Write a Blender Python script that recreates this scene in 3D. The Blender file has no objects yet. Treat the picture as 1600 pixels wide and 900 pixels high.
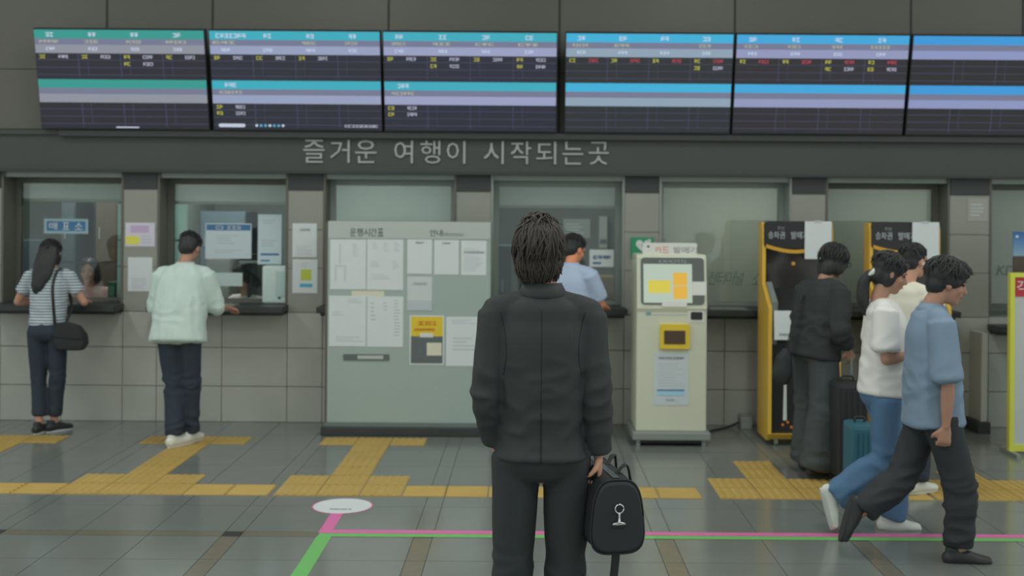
import bpy, bmesh, math, random
from mathutils import Vector, Matrix, noise

random.seed(7)
scene = bpy.context.scene
COL = scene.collection

# ------------------------------------------------------------------ camera
FPX, CAMH, ROLL = 1770.0, 1.85, math.radians(0.42)
CU, CV = 825.0, 335.0
CR, SR = math.cos(ROLL), math.sin(ROLL)
cam_d = bpy.data.cameras.new('camera')
cam = bpy.data.objects.new('camera', cam_d)
COL.objects.link(cam)
cam_d.sensor_fit = 'HORIZONTAL'
cam_d.sensor_width = 36.0
cam_d.lens = FPX / 1600.0 * 36.0
cam_d.shift_x = (800.0 - CU) / 1600.0
cam_d.shift_y = (CV - 450.0) / 1600.0
cam_d.dof.use_dof = True
cam_d.dof.focus_distance = 4.4
cam_d.dof.aperture_fstop = 2.6
cam.matrix_world = Matrix(((CR, -SR, 0, 0), (0, 0, -1, 0), (SR, CR, 0, CAMH), (0, 0, 0, 1)))
scene.camera = cam

# ------------------------------------------------------------------ world, light, exposure
scene.view_settings.view_transform = 'Standard'
scene.view_settings.look = 'None'
scene.view_settings.exposure = 0.0
scene.view_settings.gamma = 1.0
scene.view_settings.use_curve_mapping = False
world = bpy.data.worlds.new('hall_daylight')
scene.world = world
world.use_nodes = True
bg = world.node_tree.nodes['Background']
bg.inputs['Color'].default_value = (0.88, 0.94, 0.92, 1)
bg.inputs['Strength'].default_value = 0.77
LIGHT_W = 25.0


def area_light(name, loc, sx, sy, power, col, parent=None):
    d = bpy.data.lights.new(name, 'AREA')
    d.shape = 'RECTANGLE'
    d.size, d.size_y, d.energy, d.color = sx, sy, power, col
    o = bpy.data.objects.new(name, d)
    COL.objects.link(o)
    o.location = loc
    if parent:
        o.parent = parent
    return o


# ------------------------------------------------------------------ pixel -> place (photo measured once, everything stands at its real depth)
def PX(u, v, Y):
    a = (u - CU) / FPX
    b = -(v - CV) / FPX
    return (a * CR - b * SR) * Y, CAMH + (a * SR + b * CR) * Y


# ------------------------------------------------------------------ materials
def lin(c):
    c = c / 255.0
    return c / 12.92 if c <= 0.04045 else ((c + 0.055) / 1.055) ** 2.4


LIT = 0.60
MATS = {}


def mat(name, rgb, rough=0.6, metal=0.0, var=0.0, scale=8.0, spec=0.4, bump=0.0, stretch=(1, 1, 1), lit=None):
    """plain procedural surface: rgb is how the thing looks under the hall's light"""
    if name in MATS:
        return MATS[name]
    m = bpy.data.materials.new(name)
    m.use_nodes = True
    nt = m.node_tree
    p = nt.nodes['Principled BSDF']
    a = [min(0.88, lin(c) / (lit or LIT)) for c in rgb] + [1]
    p.inputs['Base Color'].default_value = a
    p.inputs['Roughness'].default_value = rough
    p.inputs['Metallic'].default_value = metal
    p.inputs['Specular IOR Level'].default_value = spec
    if var > 0 or bump > 0:
        tc = nt.nodes.new('ShaderNodeTexCoord')
        mp = nt.nodes.new('ShaderNodeMapping')
        mp.inputs['Scale'].default_value = stretch
        nz = nt.nodes.new('ShaderNodeTexNoise')
        nz.inputs['Scale'].default_value = scale
        nz.inputs['Detail'].default_value = 4
        nt.links.new(tc.outputs['Object'], mp.inputs['Vector'])
        nt.links.new(mp.outputs['Vector'], nz.inputs['Vector'])
        if var > 0:
            mx = nt.nodes.new('ShaderNodeMix')
            mx.data_type = 'RGBA'
            mx.inputs[6].default_value = [max(0, c * (1 - var)) for c in a[:3]] + [1]
            mx.inputs[7].default_value = [min(0.9, c * (1 + var)) for c in a[:3]] + [1]
            nt.links.new(nz.outputs['Fac'], mx.inputs[0])
            nt.links.new(mx.outputs[2], p.inputs['Base Color'])
        if bump > 0:
            bp = nt.nodes.new('ShaderNodeBump')
            bp.inputs['Strength'].default_value = bump
            bp.inputs['Distance'].default_value = 0.01
            nt.links.new(nz.outputs['Fac'], bp.inputs['Height'])
            nt.links.new(bp.outputs['Normal'], p.inputs['Normal'])
    MATS[name] = m
    return m


def emit(name, rgb, strength=1.0, gloss=0.0):
    if name in MATS:
        return MATS[name]
    m = bpy.data.materials.new(name)
    m.use_nodes = True
    p = m.node_tree.nodes['Principled BSDF']
    c = [lin(x) for x in rgb] + [1]
    p.inputs['Base Color'].default_value = (0.01, 0.01, 0.012, 1)
    p.inputs['Roughness'].default_value = 0.35
    p.inputs['Specular IOR Level'].default_value = gloss
    p.inputs['Emission Color'].default_value = c
    p.inputs['Emission Strength'].default_value = strength
    MATS[name] = m
    return m


def fabric_blind(name, rgb, trans=.5):
    m = mat(name, rgb, rough=.8, var=.04, scale=2, stretch=(6, 1, .2))
    nt = m.node_tree
    t = nt.nodes.new('ShaderNodeBsdfTranslucent')
    t.inputs['Color'].default_value = [min(.88, lin(c) / LIT) for c in rgb] + [1]
    mx = nt.nodes.new('ShaderNodeMixShader')
    mx.inputs[0].default_value = trans
    nt.links.new(nt.nodes['Principled BSDF'].outputs[0], mx.inputs[1])
    nt.links.new(t.outputs[0], mx.inputs[2])
    nt.links.new(mx.outputs[0], nt.nodes['Material Output'].inputs['Surface'])
    return m


def glass(name, tint=(0.93, 0.96, 0.95), refl=0.0):
    m = bpy.data.materials.new(name)
    m.use_nodes = True
    nt = m.node_tree
    nt.nodes.remove(nt.nodes['Principled BSDF'])
    out = nt.nodes['Material Output']
    t = nt.nodes.new('ShaderNodeBsdfTransparent')
    t.inputs['Color'].default_value = (*tint, 1)
    g = nt.nodes.new('ShaderNodeBsdfGlossy')
    g.inputs['Roughness'].default_value = 0.03
    g.inputs['Color'].default_value = (0.9, 0.95, 0.95, 1)
    mx = nt.nodes.new('ShaderNodeMixShader')
    fr = nt.nodes.new('ShaderNodeFresnel')
    fr.inputs['IOR'].default_value = 1.5
    ad = nt.nodes.new('ShaderNodeMath')
    ad.operation = 'ADD'
    ad.inputs[1].default_value = refl
    nt.links.new(fr.outputs[0], ad.inputs[0])
    nt.links.new(ad.outputs[0], mx.inputs[0])
    nt.links.new(t.outputs[0], mx.inputs[1])
    nt.links.new(g.outputs[0], mx.inputs[2])
    nt.links.new(mx.outputs[0], out.inputs['Surface'])
    MATS[name] = m
    return m


# ------------------------------------------------------------------ mesh builder
class MB:
    def __init__(self):
        self.v, self.f, self.mi = [], [], []
        self.smooth = False

    def add(self, vs, fs, mi=0):
        n = len(self.v)
        self.v += [Vector(p) for p in vs]
        self.f += [tuple(i + n for i in f) for f in fs]
        self.mi += [mi] * len(fs)
        return self

    def box(self, x0, x1, y0, y1, z0, z1, mi=0):
        vs = [(x, y, z) for z in (z0, z1) for (x, y) in ((x0, y0), (x1, y0), (x1, y1), (x0, y1))]
        return self.add(vs, [(3, 2, 1, 0), (4, 5, 6, 7), (0, 1, 5, 4), (1, 2, 6, 5), (2, 3, 7, 6), (3, 0, 4, 7)], mi)

    def prism(self, poly, axis, a0, a1, mi=0):
        """polygon of 2D points extruded along an axis: 'x' -> points (y,z), 'y' -> (x,z), 'z' -> (x,y)"""
        def p3(p, a):
            return {'x': (a, p[0], p[1]), 'y': (p[0], a, p[1]), 'z': (p[0], p[1], a)}[axis]
        n = len(poly)
        ar = sum(poly[i][0] * poly[(i + 1) % n][1] - poly[(i + 1) % n][0] * poly[i][1] for i in range(n))
        if (ar < 0) != (axis == 'y'):
            poly = poly[::-1]
        vs = [p3(p, a0) for p in poly] + [p3(p, a1) for p in poly]
        fs = [tuple(range(n - 1, -1, -1)), tuple(range(n, 2 * n))]
        fs += [(i, (i + 1) % n, (i + 1) % n + n, i + n) for i in range(n)]
        return self.add(vs, fs, mi)

    def loft(self, pts, rad, side=(1, 0, 0), seg=14, sub=4, cap=0.8, power=2.0, mi=0):
        pts = [Vector(p) for p in pts]
        rad = [(r, r) if not isinstance(r, (tuple, list)) else r for r in rad]
        P, R = [], []
        n = len(pts)
        for i in range(n - 1):
            p0, p1, p2, p3 = pts[max(i - 1, 0)], pts[i], pts[i + 1], pts[min(i + 2, n - 1)]
            for s in range(sub):
                t = s / sub
                a = 0.5 * ((2 * p1) + (p2 - p0) * t + (2 * p0 - 5 * p1 + 4 * p2 - p3) * t * t + (3 * p1 - p0 - 3 * p2 + p3) * t ** 3)
                tt = t * t * (3 - 2 * t)
                P.append(a)
                R.append((rad[i][0] * (1 - tt) + rad[i + 1][0] * tt, rad[i][1] * (1 - tt) + rad[i + 1][1] * tt))
        P.append(pts[-1])
        R.append(rad[-1])
        T = []
        for i in range(len(P)):
            d = P[min(i + 1, len(P) - 1)] - P[max(i - 1, 0)]
            T.append(d.normalized() if d.length > 1e-9 else Vector((0, 0, 1)))
        if cap > 0:
            for end in (0, -1):
                t = T[end] * (-1 if end == 0 else 1)
                r = min(R[end]) * cap
                p, q = P[end].copy(), R[end]
                ex = [(p + t * r * math.sin(a), (q[0] * math.cos(a), q[1] * math.cos(a)), T[end]) for a in (0.5, 0.95, 1.35)]
                for e in ex:
                    if end == 0:
                        P.insert(0, e[0]); R.insert(0, e[1]); T.insert(0, e[2])
                    else:
                        P.append(e[0]); R.append(e[1]); T.append(e[2])
        side = Vector(side)
        vs = []
        for p, r, t in zip(P, R, T):
            s = side - t * side.dot(t)
            if s.length < 1e-4:
                s = t.orthogonal()
            s.normalize()
            nn = t.cross(s)
            for j in range(seg):
                a = 2 * math.pi * j / seg
                ca, sa = math.cos(a), math.sin(a)
                if power != 2.0:
                    ca = math.copysign(abs(ca) ** (2 / power), ca)
                    sa = math.copysign(abs(sa) ** (2 / power), sa)
                vs.append(p + s * r[0] * ca + nn * r[1] * sa)
        m = len(P)
        fs = []
        for i in range(m - 1):
            for j in range(seg):
                k = (j + 1) % seg
                fs.append((i * seg + j, i * seg + k, (i + 1) * seg + k, (i + 1) * seg + j))
        fs.append(tuple(range(seg - 1, -1, -1)))
        fs.append(tuple(range((m - 1) * seg, m * seg)))
        return self.add(vs, fs, mi)

    def ball(self, c, r, M=None, nu=14, nv=9, mi=0):
        c = Vector(c)
        vs, fs = [], []
        for i in range(1, nv):
            a = math.pi * i / nv
            for j in range(nu):
                b = 2 * math.pi * j / nu
                vs.append(Vector((r[0] * math.sin(a) * math.cos(b), r[1] * math.sin(a) * math.sin(b), r[2] * math.cos(a))) + c)
        top, bot = len(vs), len(vs) + 1
        vs += [c + Vector((0, 0, r[2])), c - Vector((0, 0, r[2]))]
        for i in range(nv - 2):
            for j in range(nu):
                k = (j + 1) % nu
                fs.append((i * nu + j, (i + 1) * nu + j, (i + 1) * nu + k, i * nu + k))
        for j in range(nu):
            k = (j + 1) % nu
            fs.append((top, j, k))
            fs.append((bot, (nv - 2) * nu + k, (nv - 2) * nu + j))
        if M is not None:
            vs = [M @ p for p in vs]
        return self.add(vs, fs, mi)

    def disc(self, c, rx, ry, axis, t, n=32, mi=0):
        """flat round plate; axis 'z' or 'y'"""
        if axis == 'z':
            poly = [(c[0] + rx * math.cos(2 * math.pi * i / n), c[1] + ry * math.sin(2 * math.pi * i / n)) for i in range(n)]
            return self.prism(poly, 'z', c[2], c[2] + t, mi)
        poly = [(c[0] + rx * math.cos(2 * math.pi * i / n), c[2] + ry * math.sin(2 * math.pi * i / n)) for i in range(n)]
        return self.prism(poly, 'y', c[1], c[1] + t, mi)

    def xform(self, M):
        self.v = [M @ p for p in self.v]
        return self

    def mesh(self, name, shift=None):
        me = bpy.data.meshes.new(name)
        vs = self.v if shift is None else [p - shift for p in self.v]
        me.from_pydata([tuple(p) for p in vs], [], self.f)
        if any(self.mi):
            me.polygons.foreach_set('material_index', self.mi)
        me.update()
        return me


def rrect(x0, x1, z0, z1, r, n=5):
    pts = []
    for cx, cz, a0 in ((x1 - r, z1 - r, 0), (x0 + r, z1 - r, 90), (x0 + r, z0 + r, 180), (x1 - r, z0 + r, 270)):
        for i in range(n + 1):
            a = math.radians(a0 + 90 * i / n)
            pts.append((cx + r * math.cos(a), cz + r * math.sin(a)))
    return pts


def bevel_mesh(me, w, seg=2):
    bm = bmesh.new()
    bm.from_mesh(me)
    es = [e for e in bm.edges if len(e.link_faces) == 2 and e.calc_face_angle(0) > 0.6]
    bmesh.ops.bevel(bm, geom=es, offset=w, segments=seg, profile=0.6, affect='EDGES', clamp_overlap=True)
    bm.to_mesh(me)
    bm.free()


def smooth(me):
    me.polygons.foreach_set('use_smooth', [True] * len(me.polygons))


def obj(name, b, m, parent=None, local=False, bevel=0, sm=False, kind=None):
    """one mesh object; world coordinates unless local"""
    shift = None
    if parent is not None and not local:
        shift = parent.location.copy()
        q = parent.parent
        while q is not None:
            shift += q.location
            q = q.parent
    me = b.mesh(name, shift) if isinstance(b, MB) else b
    if bevel:
        bevel_mesh(me, bevel)
    for q in (m if isinstance(m, (list, tuple)) else [m]):
        me.materials.append(q)
    if sm:
        smooth(me)
    o = bpy.data.objects.new(name, me)
    COL.objects.link(o)
    if parent is not None:
        o.parent = parent
    if kind:
        o['kind'] = kind
    return o


def thing(name, label, cat, loc=(0, 0, 0), rotz=0.0, group=None):
    o = bpy.data.objects.new(name, None)
    COL.objects.link(o)
    o.empty_display_size = 0.1
    o.location = loc
    o.rotation_euler = (0, 0, rotz)
    o['label'], o['category'] = label, cat
    if group:
        o['group'] = group
    return o


def struct(name, loc=(0, 0, 0)):
    o = bpy.data.objects.new(name, None)
    COL.objects.link(o)
    o.location = loc
    o['kind'] = 'structure'
    return o


def tag(o, label, cat, group=None):
    o['label'], o['category'] = label, cat
    if group:
        o['group'] = group
    return o


def copy_tree(o, parent=None):
    c = o.copy()
    COL.objects.link(c)
    c.parent = parent
    for ch in o.children:
        copy_tree(ch, c)
    return c


_tc = {}


def text_shape(s):
    if s in _tc:
        return _tc[s]
    cu = bpy.data.curves.new('lettering', 'FONT')
    cu.body = s
    cu.resolution_u = 2
    o = bpy.data.objects.new('lettering', cu)
    COL.objects.link(o)
    dg = bpy.context.evaluated_depsgraph_get()
    dg.update()
    me = bpy.data.meshes.new_from_object(o.evaluated_get(dg))
    vs = [Vector(v.co) for v in me.vertices]
    fs = [tuple(p.vertices) for p in me.polygons]
    bpy.data.objects.remove(o)
    bpy.data.curves.remove(cu)
    bpy.data.meshes.remove(me)
    _tc[s] = (vs, fs)
    return vs, fs


def text(b, s, x0, x1, z0, z1, y, t=0.002, mi=0, slant=0.0):
    """lettering facing -Y fitted into a rectangle, as thin raised plates"""
    vs, fs = text_shape(s)
    if not vs:
        return b
    ax, bx = min(v.x for v in vs), max(v.x for v in vs)
    az, bz = min(v.y for v in vs), max(v.y for v in vs)
    q = []
    for v in vs:
        h = (v.y - az) / (bz - az)
        q.append(Vector((x0 + (x1 - x0) * (v.x - ax) / (bx - ax) + slant * h * (z1 - z0), y, z0 + (z1 - z0) * h)))
    n = len(q)
    front = [f for f in fs]
    back = [p + Vector((0, t, 0)) for p in q]
    edges = {}
    for f in fs:
        for i in range(len(f)):
            e = (f[i], f[(i + 1) % len(f)])
            edges[e] = edges.get(e, 0) + 1
    sides = [(e[1], e[0], e[0] + n, e[1] + n) for e in edges if (e[1], e[0]) not in edges]
    return b.add(q + back, front + sides, mi)


def scribble(b, x0, x1, z0, z1, y, n=None, t=0.0012, mi=0, rnd=random):
    """a row of small illegible characters"""
    h = z1 - z0
    n = n or max(1, int((x1 - x0) / (h * 1.05)))
    w = (x1 - x0) / n
    for i in range(n):
        a = x0 + i * w + w * 0.08
        c = a + w * 0.84
        k = rnd.random()
        s = h * 0.2
        b.box(a, c, y, y + t, z1 - s, z1, mi)
        b.box(a, c, y, y + t, z0 + (0 if k < .6 else h * .3), z0 + s + (0 if k < .6 else h * .3), mi)
        m0 = a + (c - a) * rnd.choice((0.0, 0.35, 0.7))
        b.box(m0, m0 + w * 0.22, y, y + t, z0, z1, mi)
        if k > 0.4:
            b.box(a + w * .1, c, y, y + t, z0 + h * .42, z0 + h * .58, mi)
    return b


def letters(s, x0, x1, z0, z1, y, m, parent, t=.003, name='letter', slant=0.0):
    """one raised object per character, evenly spaced"""
    w = (x1 - x0) / len(s)
    for i, ch in enumerate(s):
        if ch != ' ':
            obj(name, text(MB(), ch, x0 + w * (i + .06), x0 + w * (i + .94), z0, z1, y, t, 0, slant), m, parent)

# ------------------------------------------------------------------ shared materials
M_tile = mat('polished_floor_granite', (101, 106, 102), rough=0.16, var=0.10, scale=3.0, spec=0.5)
M_grout = mat('floor_joint', (82, 86, 83), rough=0.8)
M_band = mat('floor_band_brown', (98, 94, 82), rough=0.2, var=0.12, scale=20, spec=0.5)
M_insert = mat('floor_insert_black', (44, 47, 46), rough=0.2, spec=0.5)
M_wall = mat('wall_granite', (148, 151, 144), rough=0.3, var=0.08, scale=4)
M_pillar = mat('pillar_stone', (126, 128, 121), rough=0.35, var=0.07, scale=5)
M_joint = mat('wall_joint', (116, 119, 114), rough=0.8)
M_upper = mat('upper_wall_panel', (86, 86, 80), rough=0.45, var=0.08, scale=1.2)
M_upperj = mat('upper_wall_joint', (52, 54, 51), rough=0.7)
M_fascia = mat('fascia_charcoal', (60, 64, 62), rough=0.4, var=0.06, scale=2)
M_dark = mat('dark_trim', (50, 54, 54), rough=0.45)
M_black = mat('black_plastic', (40, 43, 43), rough=0.4)
M_white = mat('white_paint', (186, 190, 188), rough=0.5)
M_paper = mat('paper_white', (182, 189, 190), rough=0.7, var=0.03, scale=6)
M_ink = mat('print_grey', (128, 134, 136), rough=0.8)
M_inkd = mat('print_dark', (74, 80, 80), rough=0.8)
M_letter = mat('metal_letter_grey', (142, 147, 144), rough=0.4)
M_alu = mat('aluminium_frame', (122, 130, 124), rough=0.4, metal=0.2)
M_jamb = mat('bronze_jamb', (86, 88, 80), rough=0.5)
M_blind = fabric_blind('roller_blind_mint', (168, 175, 171))
M_blindd = fabric_blind('roller_blind_olive', (168, 171, 163))
M_yel = mat('tactile_yellow', (160, 135, 74), rough=0.55, var=0.12, scale=5)
M_pink = mat('floor_tape_pink', (190, 98, 148), rough=0.45)
M_green = mat('floor_tape_green', (98, 162, 92), rough=0.45)
M_glass = glass('window_glass')
M_office = mat('office_wall_teal', (74, 84, 79), rough=0.8, var=0.1, scale=2)
M_blue = mat('print_blue', (66, 106, 142), rough=0.7)
M_ltblue = mat('print_light_blue', (140, 178, 205), rough=0.7)

W = 10.0            # face of the pillars
REC = 0.30          # depth of the window recesses
ZL = 1.04           # top of the counters
ZF0, ZF1 = 2.206, 2.55
ZC = 2.05           # underside of the dark pillar caps
WIN = [(2, 193), (246, 450), (505, 713), (767, 976), (1030, 1237), (1290, 1484), (1546, 1740)]


def wx(u, Y=W):
    return PX(u, 340, Y)[0]


WX = [(wx(a), wx(b)) for a, b in WIN]
XL, XR = -7.5, 7.5

# ------------------------------------------------------------------ floor
floor = struct('floor')
b = MB().box(XL - 2, XR + 2, -6, 14.0, -0.12, -0.004)
obj('floor_bed', b, [M_grout], floor)
strips = [-5.83, -4.48, -3.115, -1.74, -0.64, 0.737, 1.85, 3.22, 4.33]
SW = 0.108
xs = []
for i, s in enumerate(strips[:-1]):
    n = 3 if strips[i + 1] - s > 1.2 else 2
    a, e = s + SW, strips[i + 1]
    xs += [(a + (e - a) * j / n, a + (e - a) * (j + 1) / n) for j in range(n)]
YB0, YB1 = 6.465, 6.570
rows_near = [(5.6 + 0.4325 * j, 5.6 + 0.4325 * (j + 1)) for j in range(2)]
rows_far = [(YB1 + 0.572 * j, YB1 + 0.572 * (j + 1)) for j in range(6)]
G = 0.0022
for (x0, x1) in xs:
    for (y0, y1) in rows_near + rows_far:
        if min(abs(x0), abs(x1)) > 0.50 * y1 + 0.2:
            continue
        obj('floor_tile', MB().box(x0 + G, x1 - G, y0 + G, y1 - G, -0.02, 0.0), [M_tile], floor)
for s in strips:
    for (y0, y1) in rows_near:
        obj('band_tile', MB().box(s + G, s + SW - G, y0 + G, y1 - G, -0.02, 0.0), [M_band], floor)
    for (y0, y1) in rows_far:
        obj('floor_tile', MB().box(s + G, s + SW - G, y0 + G, y1 - G, -0.02, 0.0), [M_tile], floor)
    obj('insert_tile', MB().box(s + G, s + SW - G, YB0 + G, YB1 - G, -0.02, 0.0), [M_insert], floor)
for (x0, x1) in xs:
    obj('band_tile', MB().box(x0 + G, x1 - G, YB0 + G, YB1 - G, -0.02, 0.0), [M_band], floor)
b = MB()
b.box(XL - 2, XR + 2, -6, 5.6, -0.02, 0)
b.box(XL - 2, strips[0], 5.6, 14, -0.02, 0)
b.box(strips[-1] + SW, XR + 2, 5.6, 14, -0.02, 0)
obj('floor_surround', b, [M_tile], floor)

# ------------------------------------------------------------------ back wall
wall = struct('wall_back')
b = MB()
b.box(XL, XR, W + 0.05, W + REC, 0, ZL - 0.07)                       # core below the counters
px0 = XL
gaps = []
for (a, e) in WX:
    gaps.append((px0, a))
    px0 = e
gaps.append((px0, XR))
for (a, e) in gaps:
    b.box(a + 0.006, e - 0.006, W + 0.012, W + REC, ZL - 0.07, ZF0)
b.box(XL, XR, W + 0.02, W + REC, ZF0, 4.85)
obj('wall_core', b, [M_joint], wall)
# granite tiles of the wall below the counters
zr = [0.0, 0.315, 0.655, ZL - 0.07]
edges = sorted(set([XL] + [v for p in WX for v in p] + [(p[0] + p[1]) / 2 for p in WX] + [XR]))
for i in range(len(edges) - 1):
    for j in range(3):
        obj('wall_tile', MB().box(edges[i] + .003, edges[i + 1] - .003, W, W + .05, zr[j] + .003, zr[j + 1] - .003), [M_wall], wall)
zp = [ZL - 0.07, 1.36, 1.70, ZC]
for (a, e) in gaps:
    for j in range(3):
        obj('pillar_tile', MB().box(a + .002, e - .002, W, W + REC - .03, zp[j] + .003, zp[j + 1] - .003), [M_pillar], wall)
    obj('pillar_cap', MB().box(a + .002, e - .002, W - 0.012, W + REC - .03, ZC, ZF0), [M_dark], wall)
# fascia with its lips
obj('fascia_board', MB().box(XL, XR, W - 0.06, W + 0.02, ZF0, ZF1 - 0.03), [M_fascia], wall)
obj('fascia_lip', MB().box(XL, XR, W - 0.085, W + 0.02, ZF0 - .012, ZF0 + .012), [M_dark], wall)
obj('fascia_top_lip', MB().box(wx(100), XR, W - 0.12, W + 0.02, ZF1 - 0.045, ZF1 + 0.008), [M_dark], wall)
obj('fascia_top_lip', MB().box(XL, wx(100), W - 0.09, W + 0.02, ZF1 - 0.03, ZF1 + 0.008), [M_fascia], wall)
# panels above
ju = [-385, -110, 165, 330, 605, 872, 1146, 1421, 1596, 1871]
jx = [XL] + [wx(u) for u in ju] + [XR]
for i in range(len(jx) - 1):
    for z0, z1 in ((ZF1 + .02, 3.10), (3.10, 4.0), (4.0, 4.85)):
        obj('upper_panel', MB().box(jx[i] + .01, jx[i + 1] - .01, W, W + .03, z0 + .004, z1 - .004), [M_upper], wall)
b = MB().box(XL, XR, W + 0.004, W + .03, ZF1, 4.85)
obj('panel_backing', b, [M_upperj], wall)

# ceiling of the hall with its light panels
ceil = struct('ceiling')
obj('ceiling_slab', MB().box(XL - 2, XR + 2, -6, W + 0.3, 4.85, 4.95), [mat('ceiling_white', (150, 155, 152), rough=0.9)], ceil)
M_diff = emit('light_diffuser', (235, 245, 240), 1.6)
for iy, ly in enumerate((1.0, 4.2, 7.2)):
    for ix, lx in enumerate((-5.4, -1.8, 1.8, 5.4)):
        t = thing('ceiling_light', ['rear', 'middle', 'front'][iy] + ' row ceiling light panel, ' +
                  ['far left', 'left of centre', 'right of centre', 'far right'][ix], 'ceiling light', (lx, ly, 4.85), 0, 'ceiling light panels of the hall')
        obj('housing', MB().box(lx - .32, lx + .32, ly - .92, ly + .92, 4.80, 4.85), [M_white], t)
        obj('diffuser', MB().box(lx - .29, lx + .29, ly - .89, ly + .89, 4.79, 4.80), [M_diff], t)
        area_light('lamp', (0, 0, -0.075), 0.56, 1.76, LIGHT_W * (1.1, 1.1, 1.05, 1.0)[ix], (1.0, 0.99, 0.94), t)

# ------------------------------------------------------------------ ticket office behind the windows
office = struct('wall_office')
b = MB()
b.box(XL, XR, 12.6, 12.7, 0, 2.6)
obj('office_back', b, [M_office], office)
obj('office_ceiling', MB().box(XL, XR, W + REC, 12.7, 2.6, 2.7), [M_office], office)
for u in (222, 480, 740, 1003, 1262, 1515):
    x = wx(u, 10.3)
    obj('office_partition', MB().box(x - .02, x + .02, W + REC, 12.6, 0, 2.6), [M_office], office)
for i, (u, pw) in enumerate(((100, 18.0), (350, 20.0), (610, 34.0), (880, 16.0), (1130, 32.0), (1385, 24.0), (1640, 16.0))):
    x = wx(u, 11.2)
    t = thing('office_light', 'strip light of the office behind the %s window' % ('first', 'second', 'third', 'fourth', 'fifth', 'sixth', 'seventh')[i], 'ceiling light', (x, 11.3, 2.6), 0, 'strip lights in the ticket office')
    obj('housing', MB().box(x - .5, x + .5, 11.22, 11.38, 2.56, 2.6), [M_white], t)
    obj('tube', MB().loft([(x - .46, 11.3, 2.545), (x + .46, 11.3, 2.545)], [.014, .014], (0, 1, 0), seg=8), [M_diff], t)
    area_light('lamp', (0, 0, -0.075), 0.9, 0.14, pw, (1.0, 0.97, 0.96), t)

# ------------------------------------------------------------------ windows: frame, pane, blind
YW = W + REC - 0.04
half = {0: 313, 1: 316, 3: 318}
ordn = ['first', 'second', 'third', 'fourth', 'fifth', 'sixth', 'seventh']
for i, (a, e) in enumerate(WX):
    w = struct('window_%d' % (i + 1), (0, 0, 0))
    fw = 0.045
    for q in (a, e - .02):
        obj('jamb', MB().box(q, q + .02, W - .004, YW + .04, ZL, ZF0 - .012), [M_jamb if i not in (3, 4) else M_alu], w)
    b = MB()
    b.box(a + .02, a + .02 + fw, YW - .03, YW + .03, ZL, 2.15)
    b.box(e - .02 - fw, e - .02, YW - .03, YW + .03, ZL, 2.15)
    b.box(a + .02 + fw, e - .02 - fw, YW - .03, YW + .03, ZL, ZL + .03)
    b.box(a + .02 + fw, e - .02 - fw, YW - .03, YW + .03, 2.10, 2.15)
    obj('frame', b, [M_alu if i in (2, 3, 4) else M_jamb], w)
    obj('head_rail', MB().box(a + .02, e - .02, W + .02, YW + .04, 2.15, ZF0), [M_alu], w)
    mid = (a + e) / 2
    obj('pane', MB().box(a + .02 + fw, e - .02 - fw, YW - .004, YW + .004, ZL + .03, 2.10), [M_glass], w)
    zb = PX(400, half[i], YW + .06)[1] if i in half else ZL - .01
    bl = obj('blind', MB().box(a + .03, e - .03, YW + .055, YW + .062, zb, 2.14), [M_blind if i < 4 else M_blindd], w)
    obj('bottom_rail', MB().box(a + .03, e - .03, YW + .048, YW + .069, zb - .022, zb), [M_alu], bl)
    # counter ledge
    zl = ZL if i < 6 else 0.915
    t = thing('counter_ledge', 'dark stone counter ledge under the %s ticket window from the left' % ordn[i], 'counter', (mid, 9.85, zl - .05), 0, 'counter ledges of the ticket windows')
    obj('ledge_slab', MB().box(a - .01, e + .01, 9.74, YW - .032, zl - .055, zl - .002), [M_dark], t, bevel=.006)
    obj('ledge_apron', MB().box(a + .01, e - .01, 9.83, W, zl - .085, zl - .055), [M_dark], t)
    obj('coin_tray', MB().box(mid - .16, mid + .16, 9.80, 9.98, zl - .002, zl + .006), [M_alu], t)

# slogan on the fascia, one raised letter each
sl = thing('slogan_lettering', 'raised grey Korean slogan letters on the charcoal fascia above the windows', 'sign', (0, W - .07, 2.38))
slog = [('즐', 474, 507), ('거', 516, 546), ('운', 555, 588), ('여', 616, 645), ('행', 657, 688), ('이', 698, 727), ('시', 756, 787),
        ('작', 798, 830), ('되', 838, 869), ('는', 879, 911), ('곳', 920, 951)]
for ch, u0, u1 in slog:
    x0, zt = PX(u0, 221.5, W - .08)
    x1, zb = PX(u1, 257.5, W - .08)
    obj('letter', text(MB(), ch, x0, x1, 2.290, 2.490, W - .078, t=.018), [M_letter], sl)

# ------------------------------------------------------------------ departure boards
hdr = [(62, 152, 142), (66, 170, 188), (68, 170, 188), (70, 174, 214), (70, 166, 216), (66, 152, 214)]
top_u = [(53, 318), (327, 593), (599, 870), (885, 1146), (1152, 1421), (1428, 1694)]
place = ['leftmost departure board, dimmer green headers', 'departure board second from the left with taskbar icons', 'departure board left of the wide gap, green-blue headers',
         'departure board right of the wide gap with sky-blue headers', 'departure board second from the right with blue headers', 'rightmost departure board, cut by the photo edge']
Y0B, Y1B = 9.86, 9.67
E_body = [emit('screen_dark_%d' % i, c, 1.0, .3) for i, c in enumerate([(44, 45, 52), (44, 47, 54), (44, 46, 58), (46, 50, 52), (48, 46, 50), (44, 44, 46)])]
E_sub = emit('screen_grey_band', (118, 122, 146))
E_lt = [emit('screen_light_band_%d' % i, c) for i, c in enumerate([(142, 146, 156), (150, 160, 188), (154, 160, 192), (142, 162, 180), (146, 152, 186), (140, 150, 190)])]
E_grid = emit('screen_grid', (74, 76, 98))
E_yel = emit('screen_yellow', (176, 176, 74))
E_wht = emit('screen_white', (176, 178, 196))
E_red = emit('screen_red', (176, 74, 82))
E_pale = emit('screen_pale_text', (190, 205, 226))
E_ytx = emit('screen_yellow_text', (172, 176, 150))
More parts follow.
